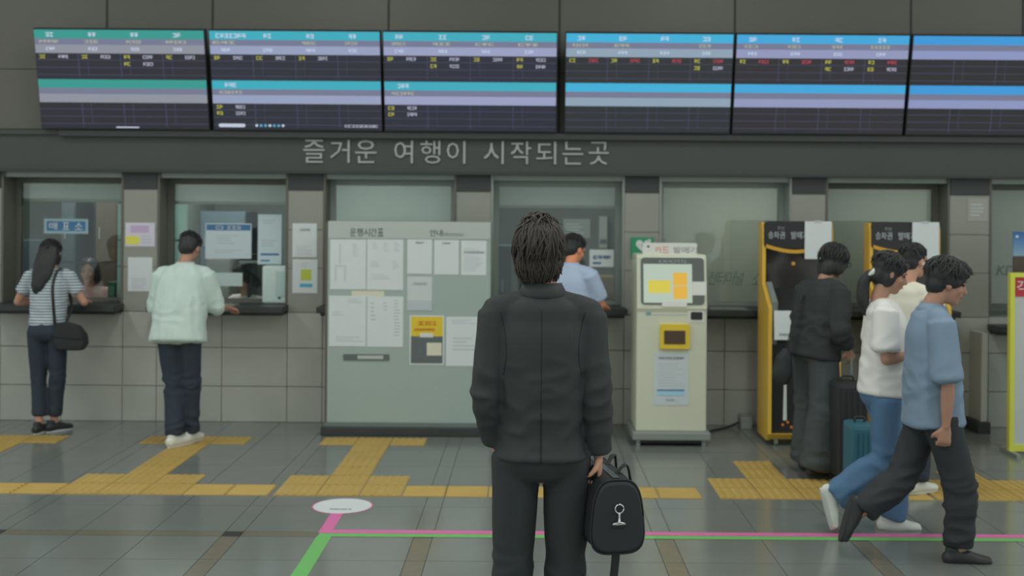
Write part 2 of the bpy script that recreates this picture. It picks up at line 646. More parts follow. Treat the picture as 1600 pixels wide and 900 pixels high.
E_task = emit('screen_taskbar', (190, 200, 216))
E_icon = emit('screen_icon', (90, 160, 196))
tilt = math.atan2(Y0B - Y1B, 0.84)
for i, (u0, u1) in enumerate(top_u):
    xa, xb = PX(u0, 52, Y1B)[0], PX(u1, 52, Y1B)[0]
    zb = 2.575
    hgt = 0.845
    wid = xb - xa
    loc = Vector(((xa + xb) / 2, Y0B, zb))
    t = thing('departure_board', place[i], 'display', loc, 0, 'departure boards above the fascia')
    t.rotation_euler = (tilt, 0, 0)
    # local: x across, y into the wall, z up the screen
    L = lambda b: b
    hw = wid / 2

    def bar(b, z0, z1, x0=-hw, x1=hw, y0=-.012, y1=-.006):
        return b.box(x0, x1, y0, y1, hgt * (1 - z1), hgt * (1 - z0))
    obj('housing', MB().box(-hw - .006, hw + .006, -.004, .07, -.012, hgt + .012), [M_black], t, local=True)
    obj('screen', MB().box(-hw, hw, -.007, -.0035, 0.0, hgt), [E_body[i]], t, local=True)
    E_h = emit('screen_header_%d' % i, hdr[i])
    for r0 in (0.0, 0.50):
        h = obj('header_bar', bar(MB(), r0, r0 + .088), [E_h], t, local=True)
        obj('route_band', bar(MB(), r0 + .088, r0 + .148), [E_sub], t, local=True)
        obj('fare_band', bar(MB(), r0 + .148, r0 + .235), [E_lt[i]], t, local=True)
        b = MB()
        for q in range(1, 4):
            x = -hw + wid * q / 4
            bar(b, r0 + .235, r0 + .48, x - .003, x + .003, -.010)
            bar(b, r0 + .235, r0 + .45, x + .078, x + .081, -.010)
        for zz in (.30, .375, .45):
            bar(b, r0 + zz, r0 + zz + .006, -hw, hw, -.010)
        obj('grid_lines', b, [E_grid], t, local=True, kind='stuff')
    bw, by, br, bp, bt = MB(), MB(), MB(), MB(), MB()
    rnd = random.Random(40 + i)

    def word(b, cx, zc, w, h, n):
        scribble(b, cx - w / 2, cx + w / 2, hgt * (1 - zc) - h / 2, hgt * (1 - zc) + h / 2, -.0145, n, .002, rnd=rnd)
    for q in range(4):
        cx = -hw + wid * (q + .5) / 4
        if i < 5:
            word(bp, cx - .05 if not (i == 1 and q == 0) else cx, .048, .07 if not (i == 1 and q == 0) else .26, .036, 2 if not (i == 1 and q == 0) else 7)
            if (i, q) not in ((1, 1), (3, 2)):
                word(bt, cx - .06, .117, rnd.uniform(.1, .2), .024, rnd.choice((3, 4, 5)))
            word(bp, cx - .05, .19, .08, .026, 3)
            if not (i == 1 and q == 3):
                x = -hw + wid * q / 4
                word(by, x + .055, .270, .055, .030, 2)
                word(br if i >= 3 else bw, x + .235, .270, .085, .028, 4)
                if (i, q) in ((2, 1), (2, 3), (3, 3), (4, 2), (4, 3), (0, 2)):
                    word(by, x + .055, .340, .055, .030, 2)
                    word(bw, x + .235, .340, .085, .028, 4)
    if i in (1, 2):
        for zz in (.77, .835):
            word(by, -hw + .055, zz, .055, .030, 2)
            word(bw, -hw + .235, zz, .085, .028, 4)
        word(bp, -hw + .16, .545, .1, .036, 3)
        word(bt, -hw + .16, .62, .2, .024, 6)
    for nm, q, mm in (('time_text', bw, E_wht), ('class_text', by, E_yel), ('sold_out_text', br, E_red), ('heading_text', bp, E_pale), ('route_text', bt, E_ytx)):
        if q.v:
            obj(nm, q, [mm], t, local=True, kind='stuff')
    if i in (0, 1):
        tb = MB()
        if i == 1:
            tb.prism(rrect(-hw + .04, -hw + .27, .018, .048, .014), 'y', -.012, -.006)
            obj('taskbar_search', tb, [E_task], t, local=True)
            for q in range(7):
                x = -hw + .37 + q * .038
                obj('taskbar_icon', MB().disc((x, -.012, .033), .012, .012, 'y', .006, 12), [E_icon if q % 3 else E_task], t, local=True)
            cb = MB()
            scribble(cb, hw - .32, hw - .03, .022, .044, -.012, 10, .005)
            obj('taskbar_clock', cb, [E_wht], t, local=True, kind='stuff')
        else:
            tb.prism(rrect(-.08, .12, .004, .014, .005), 'y', -.012, -.006)
            obj('taskbar_search', tb, [E_task], t, local=True)

# ------------------------------------------------------------------ tactile paving
tp = thing('tactile_paving', 'yellow ribbed tactile paving path running across the floor before the counters', 'paving', (0, 7.5, 0))
TS = 0.281


def tact(x, y, ribs):
    """one plate, its lower left corner at x, y; ribs 'y' run into depth, 'x' run across"""
    b = MB().box(x + .003, x + TS - .003, y + .003, y + TS - .003, -.001, .004)
    for q in range(5):
        c = (q + .5) * TS / 5
        if ribs == 'y':
            b.prism([(x + c - .02, .004), (x + c - .012, .009), (x + c + .012, .009), (x + c + .02, .004)], 'y', y + .012, y + TS - .012)
        else:
            b.prism([(y + c - .02, .004), (y + c - .012, .009), (y + c + .012, .009), (y + c + .02, .004)], 'x', x + .012, x + TS - .012)
    obj('tactile_plate', b, [M_yel], tp)


YS = 7.400
blocks = [(-3.09, 3), (-1.655, 3), (1.27, 4), (2.69, 6)]
occ = []
for x0, n in blocks:
    for j in range(n):
        for q in (0, 1):
            tact(x0 + j * TS, YS + q * TS, 'y')
    occ.append((x0, x0 + n * TS))
spans = [(-5.0, -3.09), (-3.09 + 3 * TS, -1.655), (-1.655 + 3 * TS, 1.27), (1.27 + 4 * TS, 2.69)]
for a, e in spans:
    x = e - TS if a < -4 else a
    while (x >= a - .001 if a < -4 else x + TS <= e + .02):
        tact(x, YS, 'x')
        x += -TS if a < -4 else TS
Y2 = YS + 2 * TS
for x, n in ((-2.81, 4), (-1.374, 4), (1.55, 2), (2.97, 1), (-4.30, 4)):
    for j in range(n):
        yy = Y2 + j * (1.06 / 4 if n == 4 else TS)
        tact(x, yy + (0 if n != 4 else (1.06 / 4 - TS) * 0), 'y')
for x, n in ((-3.09, 3), (-1.655, 3), (-4.59, 3)):
    for j in range(n):
        tact(x + j * TS, 9.03, 'y')

# ------------------------------------------------------------------ floor lines and sticker
t = thing('floor_line', 'pink tape guide line on the floor turning up to the round sticker', 'floor line', (0, 6.58, 0))
obj('tape_run', MB().box(-1.20, 5.2, 6.548, 6.614, 0, .0012), [M_pink], t)
obj('tape_leg', MB().box(-1.20, -1.125, 6.614, 7.0, 0, .0012), [M_pink], t)
t = thing('floor_line', 'green tape guide line on the floor below the pink one', 'floor line', (0, 6.5, 0))
obj('tape_run', MB().box(-1.19, 5.2, 6.478, 6.540, 0, .0012), [M_green], t)
obj('tape_leg', MB().box(-1.195, -1.11, 3.6, 6.478, 0, .0012), [M_green], t)
t = thing('floor_sticker', 'round white floor sticker with a pink rim at the end of the pink line', 'sticker', (-1.157, 7.15, 0))
obj('rim', MB().disc((-1.157, 7.15, 0.0012), .19, .19, 'z', .0008), [M_pink], t)
obj('disc', MB().disc((-1.157, 7.15, 0.002), .182, .182, 'z', .0006), [M_paper], t)
b = MB()
scribble(b, -.07, .07, 0, .03, 0, 7, .001)
b.xform(Matrix.Translation((-1.157, 7.05, .0028)) @ Matrix.Rotation(math.radians(-90), 4, 'X'))
obj('print', b, [M_inkd], t, kind='stuff')

# ------------------------------------------------------------------ notices and posters
def notice(label, u0, u1, v0, v1, Y, marks=(), m=None, name='notice', cat='notice', group=None, back=.0005):
    """a sheet hung on the surface at depth Y; marks are (material, kind, x0, x1, top, bottom) in fractions of the sheet"""
    xa, za = PX(u0, (v0 + v1) / 2, Y)[0], PX((u0 + u1) / 2, v0, Y)[1]
    xb, zb = PX(u1, (v0 + v1) / 2, Y)[0], PX((u0 + u1) / 2, v1, Y)[1]
    w, h = xb - xa, za - zb
    t = thing(name, label, cat, ((xa + xb) / 2, Y - .001, zb), 0, group)
    yf = Y - back - .003
    obj('sheet', MB().box(xa, xb, yf, Y - back, zb, za), [m or M_paper], t)
    for k, (mm, kind, x0, x1, t0, t1) in enumerate(marks):
        b = MB()
        X0, X1, Z1, Z0 = xa + w * x0, xa + w * x1, za - h * t0, za - h * t1
        if kind == 'bar':
            b.box(X0, X1, yf - .0012 - k * .0004, yf, Z0, Z1)
        elif kind == 'text':
            scribble(b, X0, X1, Z0, Z1, yf - .0044, None, .0012)
        elif kind.startswith('rows'):
            n = int(kind[4:])
            rr = random.Random(int(u0 * 7 + v0))
            for q in range(n):
                zc = Z1 + (Z0 - Z1) * (q + .5) / n
                hh = (Z1 - Z0) / n * .34
                b.box(X0, X0 + (X1 - X0) * rr.uniform(.55, 1.0), yf - .001, yf, zc - hh / 2, zc + hh / 2)
        elif kind.startswith('t:'):
            text(b, kind[2:], X0, X1, Z0, Z1, yf - .0044, .0015)
        obj('print' if kind != 'bar' else 'printed_block', b, [mm], t, kind=None if kind == 'bar' else 'stuff')
    return t


M_lilac = mat('print_lilac', (168, 150, 178), rough=.7)
M_ylw = mat('print_yellow', (196, 190, 84), rough=.7)
M_gold = mat('poster_gold', (204, 168, 50), rough=.5)
M_orange = mat('print_orange', (190, 110, 50), rough=.6)
M_lime = mat('print_lime', (164, 174, 70), rough=.7)
M_cyan = mat('print_cyan', (70, 150, 178), rough=.7)
M_grey = mat('poster_grey', (84, 92, 94), rough=.6, var=.2, scale=14)
M_cream = mat('paper_cream', (184, 184, 164), rough=.7)
M_red = mat('sign_red', (160, 48, 56), rough=.5)
M_faint = mat('print_faint', (160, 168, 172), rough=.8)

notice('pink and yellow printed notice on the pillar between the first two windows', 196, 242, 348, 385, W,
       [(M_lilac, 'bar', .18, .80, .12, .42), (M_ylw, 'bar', .02, .48, .56, .92), (M_faint, 'rows3', .55, .95, .5, .9)], mat('paper_lilac', (180, 178, 190), .7))
notice('plain white sheet below the pink and yellow notice on the pillar', 200, 238, 402, 455, W, [(M_faint, 'rows6', .15, .85, .6, .95)])
notice('white text sheet on the pillar between second and third windows', 457, 495, 349, 402, W, [(M_ink, 'text', .3, .75, .16, .21), (M_faint, 'rows5', .15, .85, .65, .95)])
notice('white sheet with a lime square and cyan bar, lower on its pillar', 457, 496, 405, 458, W,
       [(M_faint, 'rows2', .35, .65, .1, .25), (M_lime, 'bar', .34, .76, .30, .62), (M_cyan, 'bar', .30, .80, .72, .82)])
notice('pale blank sheet high on the pillar before the last window', 1512, 1543, 310, 346, W, [(M_faint, 'rows4', .15, .85, .2, .8)], mat('paper_dim', (140, 140, 134), .7))

# ------------------------------------------------------------------ information board
YI = 9.44
xa, xb = PX(511, 500, YI)[0], PX(766, 500, YI)[0]
zt = PX(640, 346, YI)[1]
M_ib = mat('board_enamel', (138, 152, 147), rough=.35, var=.04, scale=2)
M_ibh = mat('board_header', (156, 163, 159), rough=.4)
ib = thing('information_board', 'grey-green freestanding timetable board standing before the third window', 'notice board', ((xa + xb) / 2, YI + .15, 0))
obj('cabinet', MB().box(xa, xb, YI + .012, YI + .28, .1, zt), [M_ib], ib, bevel=.008)
obj('side_trim', MB().box(xa - .022, xa, YI + .03, YI + .27, .1, zt - .01), [M_jamb], ib)
obj('plinth', MB().box(xa - .04, xb + .03, YI - .05, YI + .30, .0, .075), [M_dark], ib, bevel=.01)
obj('kick_strip', MB().box(xa - .02, xb + .01, YI - .02, YI + .29, .075, .1), [mat('board_kick', (96, 106, 104), .4)], ib)
h0 = PX(640, 373, YI)[1]
obj('header_panel', MB().box(xa + .004, xb - .004, YI + .006, YI + .012, h0, zt - .004), [M_ibh], ib)
for nm, s, u0, u1, v0, v1 in (('heading', '운행시간표', 546, 600, 357, 369), ('heading', '안내', 671, 692, 359, 369), ('heading', 'Information', 693, 725, 362, 369)):
    p, q = PX(u0, v1, YI), PX(u1, v0, YI)
    if s == 'Information':
        obj(nm, text(MB(), s, p[0], q[0], p[1], q[1], YI + .003, .003), [M_ink], ib, kind='stuff')
    else:
        letters(s, p[0], q[0], p[1], q[1], YI + .003, [M_inkd], ib)
p, q = PX(536, 563, YI), PX(608, 554, YI)
hd = obj('slot_plate', MB().box(p[0], q[0], YI + .004, YI + .012, p[1], q[1]), [mat('slot_grey', (84, 92, 90), .4)], ib)
obj('slot_label', MB().box(p[0] + .12, q[0] - .05, YI + .002, YI + .004, p[1] + .012, q[1] - .01), [M_ibh], hd)
p, q = PX(549, 464, YI), PX(600, 455, YI)
obj('caption_strip', MB().box(p[0], q[0], YI + .009, YI + .012, p[1], q[1]), [M_cream], ib)
YN = YI + .012
GI = 'sheets on the information board'
tt = (M_faint, 'rows8', .55, .8, .1, .35)
notice('large route diagram sheet, upper left of the timetable board', 516, 572, 374, 452, YN,
       [(M_faint, 'bar', .26, .29, .1, .5), (M_faint, 'bar', .14, .17, .55, .85), (M_faint, 'bar', .40, .43, .55, .85), (M_faint, 'bar', .14, .43, .52, .54), (M_faint, 'rows8', .62, .8, .08, .34)], group=GI)
notice('large timetable sheet beside the route diagram, under the heading', 573.5, 630, 374, 453, YN,
       [(M_faint, 'rows6', .15, .3, .05, .2), (M_faint, 'rows6', .45, .6, .05, .25), (M_faint, 'rows6', .75, .92, .05, .25), (M_faint, 'rows3', .1, .4, .42, .55), (M_faint, 'rows4', .7, .9, .42, .6), (M_faint, 'rows3', .12, .7, .68, .8)], group=GI)
notice('large timetable sheet, lower left of the board', 514, 572, 462, 541, YN, [(M_faint, 'rows4', .5, .9, .05, .15), (M_faint, 'rows3', .1, .4, .3, .4), (M_faint, 'rows3', .2, .95, .8, .92)], group=GI)
notice('large timetable sheet above the slot, second in the lower row', 573.5, 630, 463, 542, YN, [(M_faint, 'rows5', .1, .25, .1, .5), (M_faint, 'rows3', .45, .6, .1, .3), (M_faint, 'rows12', .75, .92, .05, .8)], group=GI)
notice('small white sheet, first of the three on the board right side', 636.5, 675, 374, 428, YN, [(M_ink, 'text', .32, .66, .07, .11)], group=GI)
notice('small white sheet, middle of the three on the board right side', 678.5, 717, 375, 429, YN, [(M_ink, 'text', .32, .66, .07, .11)], group=GI)
notice('small white table sheet at the board right edge', 720.5, 760, 376, 430, YN, [(M_faint, 'rows2', .1, .9, .2, .3), (M_ink, 'text', .1, .9, .31, .36), (M_faint, 'rows10', .1, .9, .42, .9)], group=GI)
notice('small two-tone sheet above the yellow poster', 636.5, 675, 432, 485, YN, [(mat('print_palegrey', (158, 168, 172), .8), 'bar', 0, 1, .7, 1), (M_faint, 'text', .2, .8, .18, .24)], mat('paper_grey', (172, 178, 178), .7), group=GI)
notice('yellow and charcoal poster with a cream square on the board', 640, 694, 493, 570, YN,
       [(M_gold, 'bar', .04, .96, .02, .42), (M_grey, 'bar', .04, .96, .42, .97), (M_orange, 'text', .22, .78, .12, .19), (M_orange, 'text', .12, .75, .26, .31), (M_paper, 'bar', .3, .68, .36, .44), (M_cream, 'bar', .5, .93, .55, .81)], name='poster', cat='poster')
notice('white text poster partly behind the man in the suit', 697, 752, 495, 572, YN, [(M_faint, 'rows3', .15, .9, .05, .15), (M_faint, 'rows4', .2, .9, .4, .7)], name='poster', cat='poster')

# ------------------------------------------------------------------ things on and behind the glass
YG = YW - .005
t = notice('blue and white sign reading 매표소 on the first window', 69, 138, 342, 365, YG, [(M_blue, 'bar', .06, .94, .16, .82), (M_white, 't:매', .12, .30, .24, .74), (M_white, 't:표', .42, .58, .24, .74), (M_white, 't:소', .70, .88, .24, .74)],
           mat('sign_pale_blue', (134, 160, 166), .5), name='window_sign', cat='sign')
notice('white notice with a blue header hung on the second window', 321, 393, 349, 404, YG,
       [(M_blue, 'bar', .02, .98, .03, .20), (M_white, 'text', .22, .40, .07, .17), (M_white, 'text', .46, .78, .07, .17), (M_faint, 'rows4', .25, .75, .32, .6), (M_faint, 'rows2', .2, .85, .74, .85)], mat('paper_mint', (172, 186, 190), .7), name='window_notice')
notice('tall white notice with blue lines, right side of second window', 403, 440, 335, 413, YG, [(M_faint, 'rows2', .2, .8, .1, .2), (M_faint, 'rows3', .15, .9, .5, .65), (M_blue, 'bar', .12, .9, .78, .82), (M_blue, 'bar', .12, .5, .91, .94)], mat('paper_blue', (172, 188, 200), .7), name='window_notice')
notice('small white card low on the second window', 335, 379, 426, 447, YG, [], mat('card_mint', (164, 180, 178), .6), name='window_notice')
notice('white sign with blue print on the fourth window', 921, 959, 390, 417, YG, [(M_blue, 'text', .14, .88, .34, .55), (M_blue, 'bar', .14, .48, .72, .84)], mat('paper_sky', (186, 198, 204), .6), name='window_notice')
M_mint = fabric_blind('partition_mint', (172, 194, 186), .45)
M_cab = mat('cabinet_dark_teal', (62, 76, 80), .6)


def slab(name, label, cat, u0, u1, v0, v1, Y, dy, m, extra=None, bevel=.004):
    xa, zb = PX(u0, v1, Y)
    xb, za = PX(u1, v0, Y)
    t = thing(name, label, cat, ((xa + xb) / 2, Y + dy / 2, zb))
    obj('body', MB().box(xa, xb, Y, Y + dy, zb, za), [m], t, bevel=bevel)
    return t, xa, xb, zb, za


def stand(name, label, cat, u0, u1, v0, Y, dy, m):
    """office furniture standing on the floor behind the windows"""
    xa, za = PX(u0, v0, Y)
    xb = PX(u1, v0, Y)[0]
    t = thing(name, label, cat, ((xa + xb) / 2, Y + dy / 2, 0))
    obj('body', MB().box(xa, xb, Y, Y + dy, .06, za), [m], t, bevel=.006)
    obj('toe_kick', MB().box(xa + .02, xb - .02, Y + .03, Y + dy, 0, .06), [M_black], t)
    n = max(1, int((za) / .6))
    for q in range(n):
        z0, z1 = .08 + (za - .1) * q / n, .08 + (za - .1) * (q + 1) / n
        d = obj('door', MB().box(xa + .01, xb - .01, Y - .014, Y, z0 + .006, z1 - .006), [m], t)
        obj('handle', MB().box(xa + .04, xa + .055, Y - .026, Y - .014, (z0 + z1) / 2 - .06, (z0 + z1) / 2 + .06), [M_alu], d)
    return t


t, x0, x1, z0, z1 = slab('glazed_screen', 'pale mint upright screen at the right edge of the first window', 'screen', 182.5, 190, 318, 470, YW + .08, .03, M_mint)
for q in (.35, .62):
    obj('cross_rail', MB().box(x0, x1, YW + .072, YW + .08, z0 + (z1 - z0) * q, z0 + (z1 - z0) * q + .012), [M_alu], t)
t, x0, x1, z0, z1 = slab('glazed_screen', 'pale mint screen at the left of the second window', 'screen', 264, 292, 320, 470, YW + .08, .03, M_mint)
obj('cross_rail', MB().box(x0, x1, YW + .072, YW + .08, z0 + (z1 - z0) * .62, z0 + (z1 - z0) * .64), [M_alu], t)
stand('cabinet', 'dark office cabinet behind the first window', 'cabinet', 14, 58, 375, 11.6, .4, M_cab)
stand('cabinet', 'tall teal locker in the middle of the first window', 'cabinet', 96, 118, 316, 12.0, .5, M_cab)
stand('cabinet', 'brown shelf unit behind the clerk at the first window', 'cabinet', 150, 184, 316, 12.0, .5, mat('shelf_brown', (66, 62, 50), .7))
stand('cabinet', 'blue-grey locker at the left behind the second window', 'cabinet', 313, 384, 330, 12.05, .5, mat('locker_blue', (74, 92, 100), .6))
stand('cabinet', 'light grey cabinet in the middle behind the second window', 'cabinet', 322, 360, 402, 11.5, .4, mat('cabinet_grey', (126, 132, 126), .6))
stand('cabinet', 'charcoal cabinet at the left behind the fourth window', 'cabinet', 778, 800, 384, 10.9, .4, M_cab)
stand('cabinet', 'dim brown cabinet at the right behind the fourth window', 'cabinet', 918, 962, 432, 11.6, .4, mat('cabinet_olive', (92, 84, 62), .6))
notice('pale sheet on the back wall seen through the fourth window', 880, 922, 342, 372, 12.6, [(M_faint, 'rows4', .1, .9, .2, .8)], mat('paper_far', (120, 130, 126), .7))
t, x0, x1, z0, z1 = slab('wall_unit', 'narrow white wall unit behind the fourth window', 'cabinet', 936, 949, 338, 388, 12.45, .15, mat('wall_unit_white', (128, 136, 130), .6))
obj('grille', MB().box(x0 + .01, x1 - .01, 12.445, 12.45, z0 + .05, z0 + .1), [M_cab], t)
# objects on the second counter
t, x0, x1, z0, z1 = slab('card_terminal', 'mint-white ticket printer box at the right of the second counter', 'printer', 409, 449, 415.5, 474, 10.08, .14, mat('printer_mint', (176, 192, 189), .4), bevel=.02)
obj('front_panel', MB().box(x0 + .12, x1 - .015, 10.076, 10.08, z0 + .06, z1 - .05), [mat('printer_panel', (156, 176, 174), .4)], t)
obj('button', MB().disc((x1 - .07, 10.074, z0 + .05), .012, .012, 'y', .006, 12), [M_inkd], t)
t, x0, x1, z0, z1 = slab('monitor', 'desk monitor seen edge-on above the clerk at the second window', 'monitor', 374, 404, 397, 411, 10.62, .05, M_black)
obj('chin', MB().box(x0, x1, 10.612, 10.62, z0, z0 + .025), [M_white], t)
obj('stem', MB().box((x0 + x1) / 2 - .02, (x0 + x1) / 2 + .02, 10.64, 10.66, .78, z0), [M_black], t)
b = MB()
t, x0, x1, z0, z1 = slab('folder', 'green folder standing at the right of the first counter', 'folder', 168, 180, 441, 471, YW + .12, .12, mat('folder_green', (52, 92, 72), .6))
obj('spine_label', MB().box(x0 + .01, x1 - .01, YW + .117, YW + .12, z0 + .05, z1 - .04), [mat('label_green', (80, 120, 100), .6)], t)
t, x0, x1, z0, z1 = slab('pamphlet_box', 'orange pamphlet box at the right end of the first counter', 'box', 182, 192, 451, 470, YW + .12, .08, mat('box_orange', (206, 110, 62), .6))
obj('lip', MB().box(x0, x1, YW + .112, YW + .12, z0, z0 + .04), [mat('box_orange_d', (140, 80, 50), .6)], t)
# long desk inside the office under the windows
for k, (u0, u1, nm) in enumerate(((4, 190, 'first'), (250, 448, 'second'), (770, 972, 'fourth'))):
    x0, x1 = PX(u0, 470, 10.5)[0], PX(u1, 470, 10.5)[0]
    t = thing('clerk_desk', 'clerk desk behind the %s window' % nm, 'desk', ((x0 + x1) / 2, 10.6, 0), 0, 'clerk desks in the office')
    obj('desk_top', MB().box(x0 + .05, x1 - .05, 10.36, 10.75, .72, .76), [M_cab], t)
    for sx in (x0 + .07, x1 - .11):
        obj('leg', MB().box(sx, sx + .04, 10.4, 10.72, 0, .72), [M_cab], t)

# lettering on the closed blinds
for s, lab, u0, u1, v0, v1, Y in (('전터미널 소', 'dark slanted Korean letters on the fifth window glass', 1104, 1188, 424, 445, YG), ('KD', 'dark slanted letters on the seventh window beside the poster', 1556, 1584, 415, 430, YG)):
    p, q = PX(u0, v1, Y), PX(u1, v0, Y)
    t = thing('window_lettering', lab, 'lettering', ((p[0] + q[0]) / 2, Y - .002, p[1]))
    letters(s, p[0], q[0], p[1], q[1], Y - .003, [mat('vinyl_dark', (92, 104, 98), .5)], t, .002, slant=.2)

# green first-aid sign
xa, zb = PX(986, 402, W - .02)
xb, za = PX(1021, 371, W - .02)
t = thing('first_aid_sign', 'green sign with a white heart on the pillar behind the white ticket machine', 'sign', ((xa + xb) / 2, W - .01, zb))
obj('plate', MB().box(xa, xb, W - .02, W, zb, za), [mat('sign_green', (46, 128, 92), .5)], t)
hp = []
cx, cz, sc = (xa + xb) / 2 + .01, (za + zb) / 2 + .015, .0042
for i in range(28):
    a = 2 * math.pi * i / 28
    hp.append((cx + sc * 16 * math.sin(a) ** 3, cz + sc * (13 * math.cos(a) - 5 * math.cos(2 * a) - 2 * math.cos(3 * a) - math.cos(4 * a))))
obj('heart', MB().prism(hp, 'y', W - .023, W - .02), [M_white], t)
obj('bolt', MB().prism([(cx - .005, cz + .03), (cx + .018, cz + .03), (cx + .004, cz + .004), (cx + .018, cz + .004), (cx - .012, cz - .04), (cx - .002, cz - .006), (cx - .016, cz - .006)], 'y', W - .025, W - .023), [MATS['sign_green']], t)
obj('cross', MB().box(xb - .05, xb - .02, W - .023, W - .02, za - .034, za - .022).box(xb - .041, xb - .029, W - .0235, W - .0205, za - .043, za - .013), [M_white], t)
b = MB()
scribble(b, xa + .02, xb - .02, zb + .012, zb + .03, W - .023, 7, .002)
obj('caption', b, [M_white], t, kind='stuff')

# ------------------------------------------------------------------ white card ticket machine
YK = 9.10
M_kw = mat('machine_cream', (176, 180, 162), rough=.35, var=.02, scale=2)
M_kw2 = mat('machine_white', (190, 193, 186), rough=.35)
M_kg = mat('machine_base_grey', (118, 124, 120), rough=.4)
x0, x1 = PX(994, 600, YK)[0], PX(1104, 600, YK)[0]
zk = lambda v: PX(1050, v, YK)[1]
k = thing('ticket_machine', 'cream white card ticket machine with a yellow-buttoned screen', 'ticket machine', ((x0 + x1) / 2, YK + .25, 0))
obj('base', MB().box(x0 - .03, x1 + .03, YK - .05, YK + .52, .05, .115), [M_kg], k, bevel=.012)
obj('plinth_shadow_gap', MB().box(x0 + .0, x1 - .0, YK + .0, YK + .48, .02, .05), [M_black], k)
for sx in (x0 + .0, x1 - .04):
    obj('foot', MB().loft([(sx + .02, YK + .0, 0), (sx + .02, YK + .0, .05)], [.018, .018], seg=10, sub=1, cap=0), [M_alu], k)
    obj('foot', MB().loft([(sx + .02, YK + .44, 0), (sx + .02, YK + .44, .05)], [.018, .018], seg=10, sub=1, cap=0), [M_alu], k)
zs, ztop = zk(482), zk(398)
prof = [(YK, .115), (YK, zs - .03), (YK - .012, zs), (YK + .05, ztop - .03), (YK + .075, ztop), (YK + .40, ztop), (YK + .45, ztop - .06), (YK + .46, .115)]
obj('cabinet', MB().prism(prof, 'x', x0, x1), [M_kw], k, bevel=.012)


def kface(v):           # front plane of the leaning head at pixel row v
    z = zk(v)
    return z, YK - .012 + (z - zs) / (ztop - .03 - zs) * .062


def kplate(name, u0, u1, v0, v1, m, lift, par=k, round_=0.0):
    z1, y1 = kface(v0)
    z0, y0 = kface(v1)
    a, e = PX(u0, v0, YK)[0], PX(u1, v0, YK)[0]
    b = MB()
    if round_:
        pts = rrect(a, e, z0, z1, round_)
        n = len(pts)
        f = lambda z: y0 + (z - z0) / (z1 - z0) * (y1 - y0)
        vs = [(p[0], f(p[1]) - lift, p[1]) for p in pts] + [(p[0], f(p[1]) + .004, p[1]) for p in pts]
        b.add(vs, [tuple(range(n)), tuple(range(2 * n - 1, n - 1, -1))] + [((i + 1) % n, i, i + n, (i + 1) % n + n) for i in range(n)])
    else:
        vs = [(a, y0 - lift, z0), (e, y0 - lift, z0), (e, y1 - lift, z1), (a, y1 - lift, z1), (a, y0 + .004, z0), (e, y0 + .004, z0), (e, y1 + .004, z1), (a, y1 + .004, z1)]
        b.add(vs, [(0, 1, 2, 3), (7, 6, 5, 4), (1, 0, 4, 5), (2, 1, 5, 6), (3, 2, 6, 7), (0, 3, 7, 4)])
    return obj(name, b, [m], par)


bez = kplate('screen_bezel', 1002, 1101, 403, 476, mat('bezel_grey', (84, 90, 86), .3), .006, round_=.03)
kplate('touch_screen', 1006, 1082, 413, 473, emit('kiosk_screen', (176, 192, 176), 1.0, .3), .009, bez)
kplate('screen_tab', 1082, 1104, 440, 461, M_kw2, .010, bez)
kplate('screen_tab', 1034, 1073, 471, 479, M_kw2, .010, bez)
E_ky, E_ko = emit('kiosk_yellow', (208, 196, 84)), emit('kiosk_orange', (220, 176, 74))
kplate('screen_button', 1013, 1048, 438, 458, E_ky, .0105, bez)
kplate('screen_button', 1052, 1074, 426, 446, E_ko, .0105, bez)
kplate('screen_button', 1052, 1074, 447, 467, E_ko, .0105, bez)
b = MB()
z, y = kface(411)
scribble(b, PX(1030, 408, YK)[0], PX(1074, 408, YK)[0], z, z + .022, y - .009, 9, .002)
obj('screen_caption', b, [M_faint], bez, kind='stuff')
hd0, hd1 = PX(1006, 397, YK)[0], PX(1092, 397, YK)[0]
zh0, zh1 = ztop, zk(380)
hs = obj('header_sign', MB().prism(rrect(hd0, hd1, zh0 - .01, zh1, .015), 'y', YK + .09, YK + .12), [M_kw2], k)
p = lambda u: PX(u, 390, YK + .09)[0]
letters('카드', p(1023), p(1046), zh0 + .012, zh0 + .062, YK + .087, [mat('letter_coral', (206, 120, 104), .6)], hs)
letters('발매기', p(1052), p(1090), zh0 + .010, zh0 + .062, YK + .087, [M_ink], hs)
obj('star', MB().disc((p(1013), YK + .087, zh0 + .062), .010, .010, 'y', .003, 8), [M_inkd], hs)
# lower front
zz = lambda v: PX(1050, v, YK)[1]
ux = lambda u: PX(u, 520, YK)[0]
obj('card_slot', MB().prism(rrect(ux(1079), ux(1097), zz(499), zz(487), .01), 'y', YK - .012, YK), [M_black], k)
obj('card_plate', MB().box(ux(1075), ux(1100), YK - .005, YK, zz(503), zz(484)), [M_kw2], k)
obj('brand_dot', MB().disc((ux(1013), YK - .004, zz(490)), .022, .014, 'y', .004, 16), [mat('dot_teal', (96, 140, 142), .5)], k)
obj('tray_groove', MB().box(ux(1020), ux(1072), YK - .003, YK, zz(492), zz(490.5)), [M_faint], k)
hatch = obj('ticket_hatch', MB().prism(rrect(ux(1031), ux(1077), zz(545), zz(506), .015), 'y', YK - .03, YK), [mat('hatch_yellow', (218, 168, 52), .45)], k, bevel=.004)
obj('hatch_opening', MB().box(ux(1037), ux(1070), YK - .034, YK - .03, zz(537), zz(516)), [mat('hatch_brown', (72, 56, 46), .5)], hatch)
